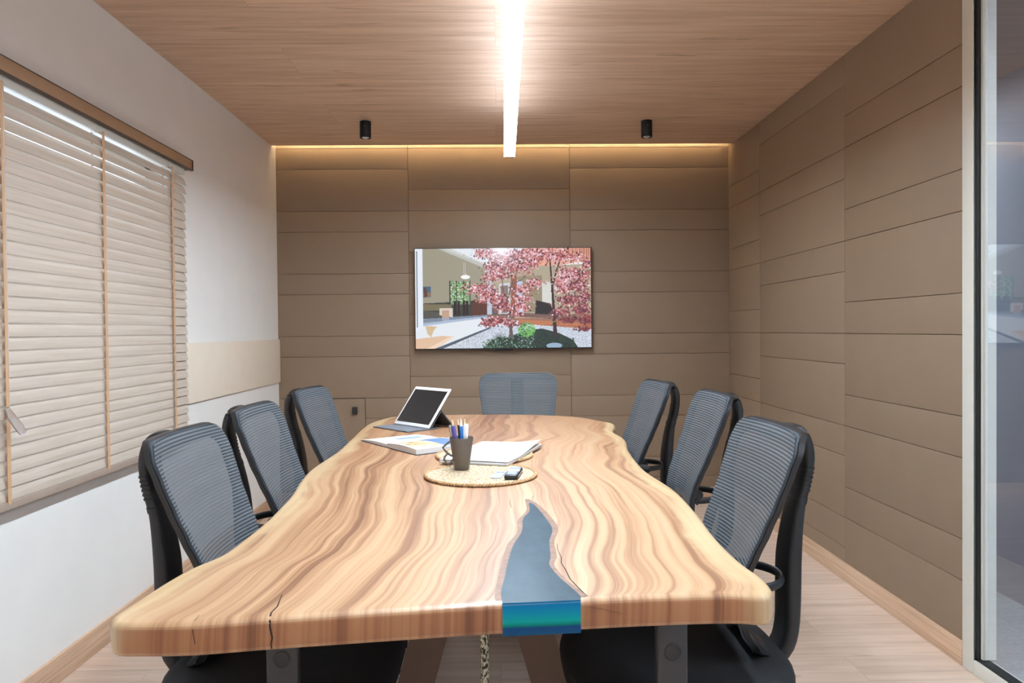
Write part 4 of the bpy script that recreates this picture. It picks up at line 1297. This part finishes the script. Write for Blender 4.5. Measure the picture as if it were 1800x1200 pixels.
def stick(name, label, cat, x, y, z0, dx, dy, L, r, body, tip=None, tip_l=0.0, lead=None, cap=None, facets=12, group='pens and pencils in the mug'):
    e = empty(name, (mug.location.x + x, mug.location.y + y, ZM + z0))
    d = Vector((dx, dy, 1)).normalized()
    q = Vector((0, 0, 1)).rotation_difference(d)
    e.rotation_mode = 'QUATERNION'; e.rotation_quaternion = q
    b = MB()
    b.lathe([(0.0001, 0), (r, 0.0005), (r, L - tip_l)] + ([(0.0001, L - tip_l)] if tip else [(r * 0.8, L), (0.0001, L)]), body, facets)
    b.build('barrel', e, smooth=40)
    if tip:
        b = MB(); b.lathe([(r * 0.98, L - tip_l), (r * 0.25, L - 0.003), (0.0001, L - 0.003)], tip, facets)
        b.build('sharpened_tip', e, smooth=40)
        b = MB(); b.lathe([(r * 0.25, L - 0.0031), (0.0001, L + 0.001)], lead or M['black_plastic'], 8)
        b.build('lead', e)
    if cap:
        b = MB(); b.lathe([(r * 1.12, L - 0.04), (r * 1.15, L - 0.004), (r * 0.9, L + 0.001), (0.0001, L + 0.001)], cap, 16)
        b.build('cap', e, smooth=40)
        b = MB(); b.box(-r * 0.3, r * 0.3, -r * 1.6, -r * 1.1, L - 0.034, L - 0.003, cap, bev=0.0004)
        b.build('clip', e)
    tag(e, label, cat, group)
wood_tip = noisy('pencil_wood', srgb(232, 200, 158), 0.6, 200, 0.05)
PB = mat('pencil_black', (0.02, 0.02, 0.022, 1), 0.35); PG = mat('pencil_olive', srgb(176, 166, 104), 0.45); BL_ = mat('blue_barrel', srgb(36, 128, 206), 0.3)
WH = mat('white_marker', srgb(232, 234, 238), 0.35); PU = mat('violet_cap', srgb(92, 88, 160), 0.35); SI = mat('silver_pen', (0.55, 0.54, 0.52, 1), 0.25, 0.8); LB = mat('pale_tip', srgb(226, 238, 246), 0.4)
stick('pencil', 'olive pencil with a pale sharpened tip leaning left in the mug', 'pencil', -0.008, -0.004, 0.007, -0.135, 0.02, 0.155, 0.0036, PG, wood_tip, 0.022)
stick('pen', 'black pen with silver trim leaning farthest left in the mug', 'pen', -0.010, 0.006, 0.007, -0.20, 0.0, 0.132, 0.0052, PB, None, 0, None, SI)
stick('marker_pen', 'dark pen with a violet cap leaning left in the mug', 'pen', -0.007, -0.004, 0.007, -0.13, -0.05, 0.130, 0.0058, PB, None, 0, None, PU)
stick('pencil', 'black pencil with pale sharpened tip standing in the middle of the mug', 'pencil', 0.000, 0.006, 0.007, -0.075, 0.05, 0.152, 0.0035, PB, wood_tip, 0.022)
stick('pencil', 'thick blue pencil with a white tip standing upright in the mug', 'pencil', 0.004, -0.003, 0.007, -0.030, -0.01, 0.152, 0.0046, BL_, LB, 0.024, LB)
stick('pencil', 'black pencil with pale tip at the right, behind the white marker in the mug', 'pencil', 0.010, 0.011, 0.007, 0.0, 0.04, 0.153, 0.0035, PB, wood_tip, 0.022)
stick('marker_pen', 'short white capped marker standing at the right in the mug', 'pen', 0.008, -0.006, 0.007, 0.055, -0.02, 0.134, 0.0070, WH, None, 0, None, WH)

# remote control and card on the placemat
rm = empty('remote_control', (0.043, 2.200, ZM), math.radians(-9))
b = MB(); b.box(-0.0195, 0.0195, -0.066, 0.066, 0, 0.014, M['black_plastic'], bev=0.005)
b.build('body', rm, smooth=40)
b = MB(); b.box(-0.0160, 0.0160, 0.018, 0.058, 0.0138, 0.0146, mat('lcd_grey', srgb(150, 164, 184), 0.2), bev=0.0003)
b.build('display', rm)
b = MB(); b.box(-0.0175, 0.0175, -0.006, 0.016, 0.0138, 0.0148, WH, bev=0.0003)
b.build('button_strip', rm)
kp = mat('keypad_slate', srgb(84, 96, 122), 0.35)
b = MB(); b.box(-0.0175, 0.0175, -0.058, -0.008, 0.0138, 0.0146, kp, bev=0.0003)
for i in range(3):
    b.box(-0.013, 0.013, -0.052 + i * 0.013, -0.046 + i * 0.013, 0.0146, 0.0155, mat('key_pale', srgb(190, 200, 220), 0.4), bev=0.0003)
b.build('keypad', rm)
b = MB(); b.box(0.0185, 0.0202, -0.045, 0.045, 0.004, 0.009, M['chrome'])
b.build('side_trim', rm)
tag(rm, 'small black remote control with a pale display on the front placemat', 'remote')
cdm = empty('badge_card', (-0.003, 2.213, ZM), math.radians(-10))
b = MB(); b.box(-0.0165, 0.0165, -0.052, 0.052, 0, 0.0012, mat('card_white', srgb(158, 172, 190), 0.3))
b.build('card', cdm)
b = MB()
b.box(-0.012, 0.000, 0.030, 0.040, 0.0012, 0.0016, kp); b.box(0.004, 0.012, 0.032, 0.040, 0.0012, 0.0016, kp)
b.build('printed_mark', cdm)
tag(cdm, 'small white plastic card lying left of the black remote', 'card')

# open notepad
def pad_frame():
    e = empty('open_notepad', (-0.125, 2.405, ZM + 0.0008), math.atan2(0.95, 0.32) - PI / 2)
    return e
npd = pad_frame()
PW, PL = 0.235, 0.415
def sheet(z, curl, x0=0.0, x1=PW, th=0.0006):
    vs = []; fs = []; NX, NY = 26, 36
    for side in (0, 1):
        for j in range(NY + 1):
            for i in range(NX + 1):
                u = i / NX; v_ = j / NY
                x = x0 + (x1 - x0) * u; y = PL * v_
                lift = curl * max(0, u - 0.55) ** 1.6 * 3.0 * max(0, v_ - 0.40) ** 1.2 * 1.6
                zz = z + lift + 0.0012 * math.sin(v_ * 5 + u * 3) * (1 if curl else 0.3)
                vs.append((x - lift * 0.35, y, zz - side * th))
    n = (NX + 1) * (NY + 1)
    for j in range(NY):
        for i in range(NX):
            a = j * (NX + 1) + i
            fs.append((a, a + 1, a + NX + 2, a + NX + 1)); fs.append((n + a, n + a + NX + 1, n + a + NX + 2, n + a + 1))
    for i in range(NX):
        fs.append((i, n + i, n + i + 1, i + 1)); a = NY * (NX + 1) + i; fs.append((a, a + 1, n + a + 1, n + a))
    for j in range(NY):
        a = j * (NX + 1); fs.append((a, a + NX + 1, n + a + NX + 1, n + a)); a += NX; fs.append((a, n + a, n + a + NX + 1, a + NX + 1))
    return vs, fs
Tn = Matrix.Translation((-0.075, 0, 0))
b = MB(); b.box(-0.075, -0.075 + PW, 0.0, PL, 0.0, 0.0075, M['paper'], bev=0.0008)
b.build('page_block', npd, smooth=30)
b = MB(); v_, f_ = sheet(0.0105, 0.017); b.add(v_, f_, M['paper'], Tn)
b.build('curled_page', npd, smooth=60)
b = MB(); b.box(-0.076, -0.074 + PW, -0.001, PL + 0.001, -0.0008, 0.0, mat('pad_cover', srgb(160, 150, 130), 0.6))
b.build('back_cover', npd)
tag(npd, 'open blank white notepad with a curling page behind the mug', 'notepad')

# open illustrated book
bk = empty('open_book', (-0.550, 2.985, ZT + 0.0007), math.atan2(-0.815, 0.58))
# local x along the page direction (left page then right page), local y away from the camera
BKH = 0.236
b = MB(); b.box(-0.004, 0.215, -0.003, BKH + 0.003, 0, 0.0018, mat('book_cover', srgb(70, 72, 78), 0.5))
b.box(0.222, 0.446, -0.003, BKH + 0.003, 0, 0.0018, b.mats[0])
b.build('cover', bk)
def pages(x0, x1, h0, h1, hm):
    vs = []; fs = []; N = 20
    for k in range(N + 1):
        t = k / N; x = x0 + (x1 - x0) * t
        z = h0 + (h1 - h0) * t + hm * math.sin(PI * t)
        for y in (0, BKH):
            vs += [(x, y, 0.0018), (x, y, z)]
    for k in range(N):
        a = 4 * k
        fs += [(a + 1, a + 5, a + 7, a + 3), (a, a + 4, a + 5, a + 1), (a + 2, a + 3, a + 7, a + 6), (a, a + 2, a + 6, a + 4)]
    fs += [(0, 1, 3, 2), (4 * N, 4 * N + 2, 4 * N + 3, 4 * N + 1)]
    return vs, fs
b = MB(); b.add(*pages(0.002, 0.218, 0.0045, 0.012, 0.004), M['paper']); b.build('left_pages', bk, smooth=30)
b = MB(); b.add(*pages(0.219, 0.442, 0.016, 0.020, 0.005), M['paper']); b.build('right_pages', bk, smooth=30)
def photo_mat():
    m = mat('printed_photo', (0.5, 0.4, 0.3, 1), 0.35)
    g = NT(m)
    f = g.noise(g.coord(), 22, 4, 0.6, 0.8)[0]
    g.l(g.ramp(f, [(0.34, srgb(120, 96, 84)), (0.45, srgb(206, 160, 116)), (0.55, srgb(236, 206, 160)), (0.66, srgb(126, 140, 168))]), g.b.inputs['Base Color'])
    return m
def on_page(name, x0, x1, y0, y1, m, left=False):
    a = (0.002, 0.218, 0.0045, 0.012, 0.004) if left else (0.219, 0.442, 0.016, 0.020, 0.005)
    b = MB(); N = 10; vs = []
    for k in range(N + 1):
        x = x0 + (x1 - x0) * k / N; t = (x - a[0]) / (a[1] - a[0])
        z = a[2] + (a[3] - a[2]) * t + a[4] * math.sin(PI * t) + 0.0004
        vs += [(x, y0, z), (x, y1, z)]
    b.add(vs, [(2 * k, 2 * k + 2, 2 * k + 3, 2 * k + 1) for k in range(N)], m)
    b.build(name, bk)
on_page('photo_print', 0.255, 0.415, 0.015, 0.125, photo_mat())
on_page('blue_print', 0.235, 0.430, 0.128, 0.225, mat('printed_blue', srgb(96, 128, 176), 0.35))
on_page('small_print', 0.10, 0.150, 0.09, 0.20, mat('printed_sky', srgb(140, 170, 196), 0.35), True)
tag(bk, 'open illustrated book with a colour photograph lying left of the mug', 'book')

# tablet on its keyboard cover
BLp = Vector((-0.493, 3.484, 0)); BRp = Vector((-0.312, 3.287, 0))
ex = (BRp - BLp).normalized(); mid = (BLp + BRp) / 2
tb_ = empty('tablet_computer', (mid.x, mid.y, ZT + 0.0007), math.atan2(ex.y, ex.x))
# local x along the screen, local y away from the viewer
tilt = math.radians(90 - 52)
Tt = Matrix.Translation((0, 0, 0.0075)) @ Matrix.Rotation(-tilt, 4, 'X')
W2 = 0.134; HH = 0.212
b = MB(); b.box(-W2, W2, 0, 0.0068, 0, HH, WH, T=Tt, bev=0.0030)
b.build('body', tb_, smooth=40)
b = MB(); b.box(-W2 + 0.0115, W2 - 0.0115, -0.0005, 0.002, 0.0165, HH - 0.0165, mat('dark_screen', (0.012, 0.012, 0.013, 1), 0.08), T=Tt)
b.build('screen', tb_)
b = MB(); b.box(-W2, W2, -0.115, 0.058, 0, 0.0042, mat('keyboard_charcoal', srgb(92, 96, 102), 0.6), bev=0.001)
km = mat('keycaps', srgb(120, 124, 132), 0.6)
for r in range(5):
    for c_ in range(14):
        x = -W2 + 0.010 + c_ * 0.0178; y = -0.108 + r * 0.0185
        b.box(x, x + 0.0155, y, y + 0.0160, 0.0042, 0.0053, km)
b.build('keyboard', tb_, smooth=30)
b = MB()   # folded stand behind the tablet
ct, st_ = math.cos(math.radians(52)), math.sin(math.radians(52))
hgt = 0.100
pt = (0.0075 + hgt * ct + 0.007, 0.0075 + hgt * st_ - 0.004)
pa = (0.012, 0.0045); pb = (0.148, 0.001)
prof_ = [pa, (pt[0], pt[1]), (pb[0], pb[1]), (pb[0] - 0.006, 0.0005 + 0.0), (pt[0] - 0.001, pt[1] - 0.006), (pa[0] + 0.006, 0.0045)]
vs = [(-W2 + 0.002, y, z) for y, z in prof_] + [(W2 - 0.002, y, z) for y, z in prof_]
n = len(prof_)
b.add(vs, [tuple(range(n)), tuple(range(2 * n - 1, n - 1, -1))] + [(i, n + i, n + (i + 1) % n, (i + 1) % n) for i in range(n)], mat('folio_charcoal', srgb(70, 72, 76), 0.7))
b.build('folio_stand', tb_)
tag(tb_, 'white-framed tablet computer propped on a grey keyboard cover', 'tablet')
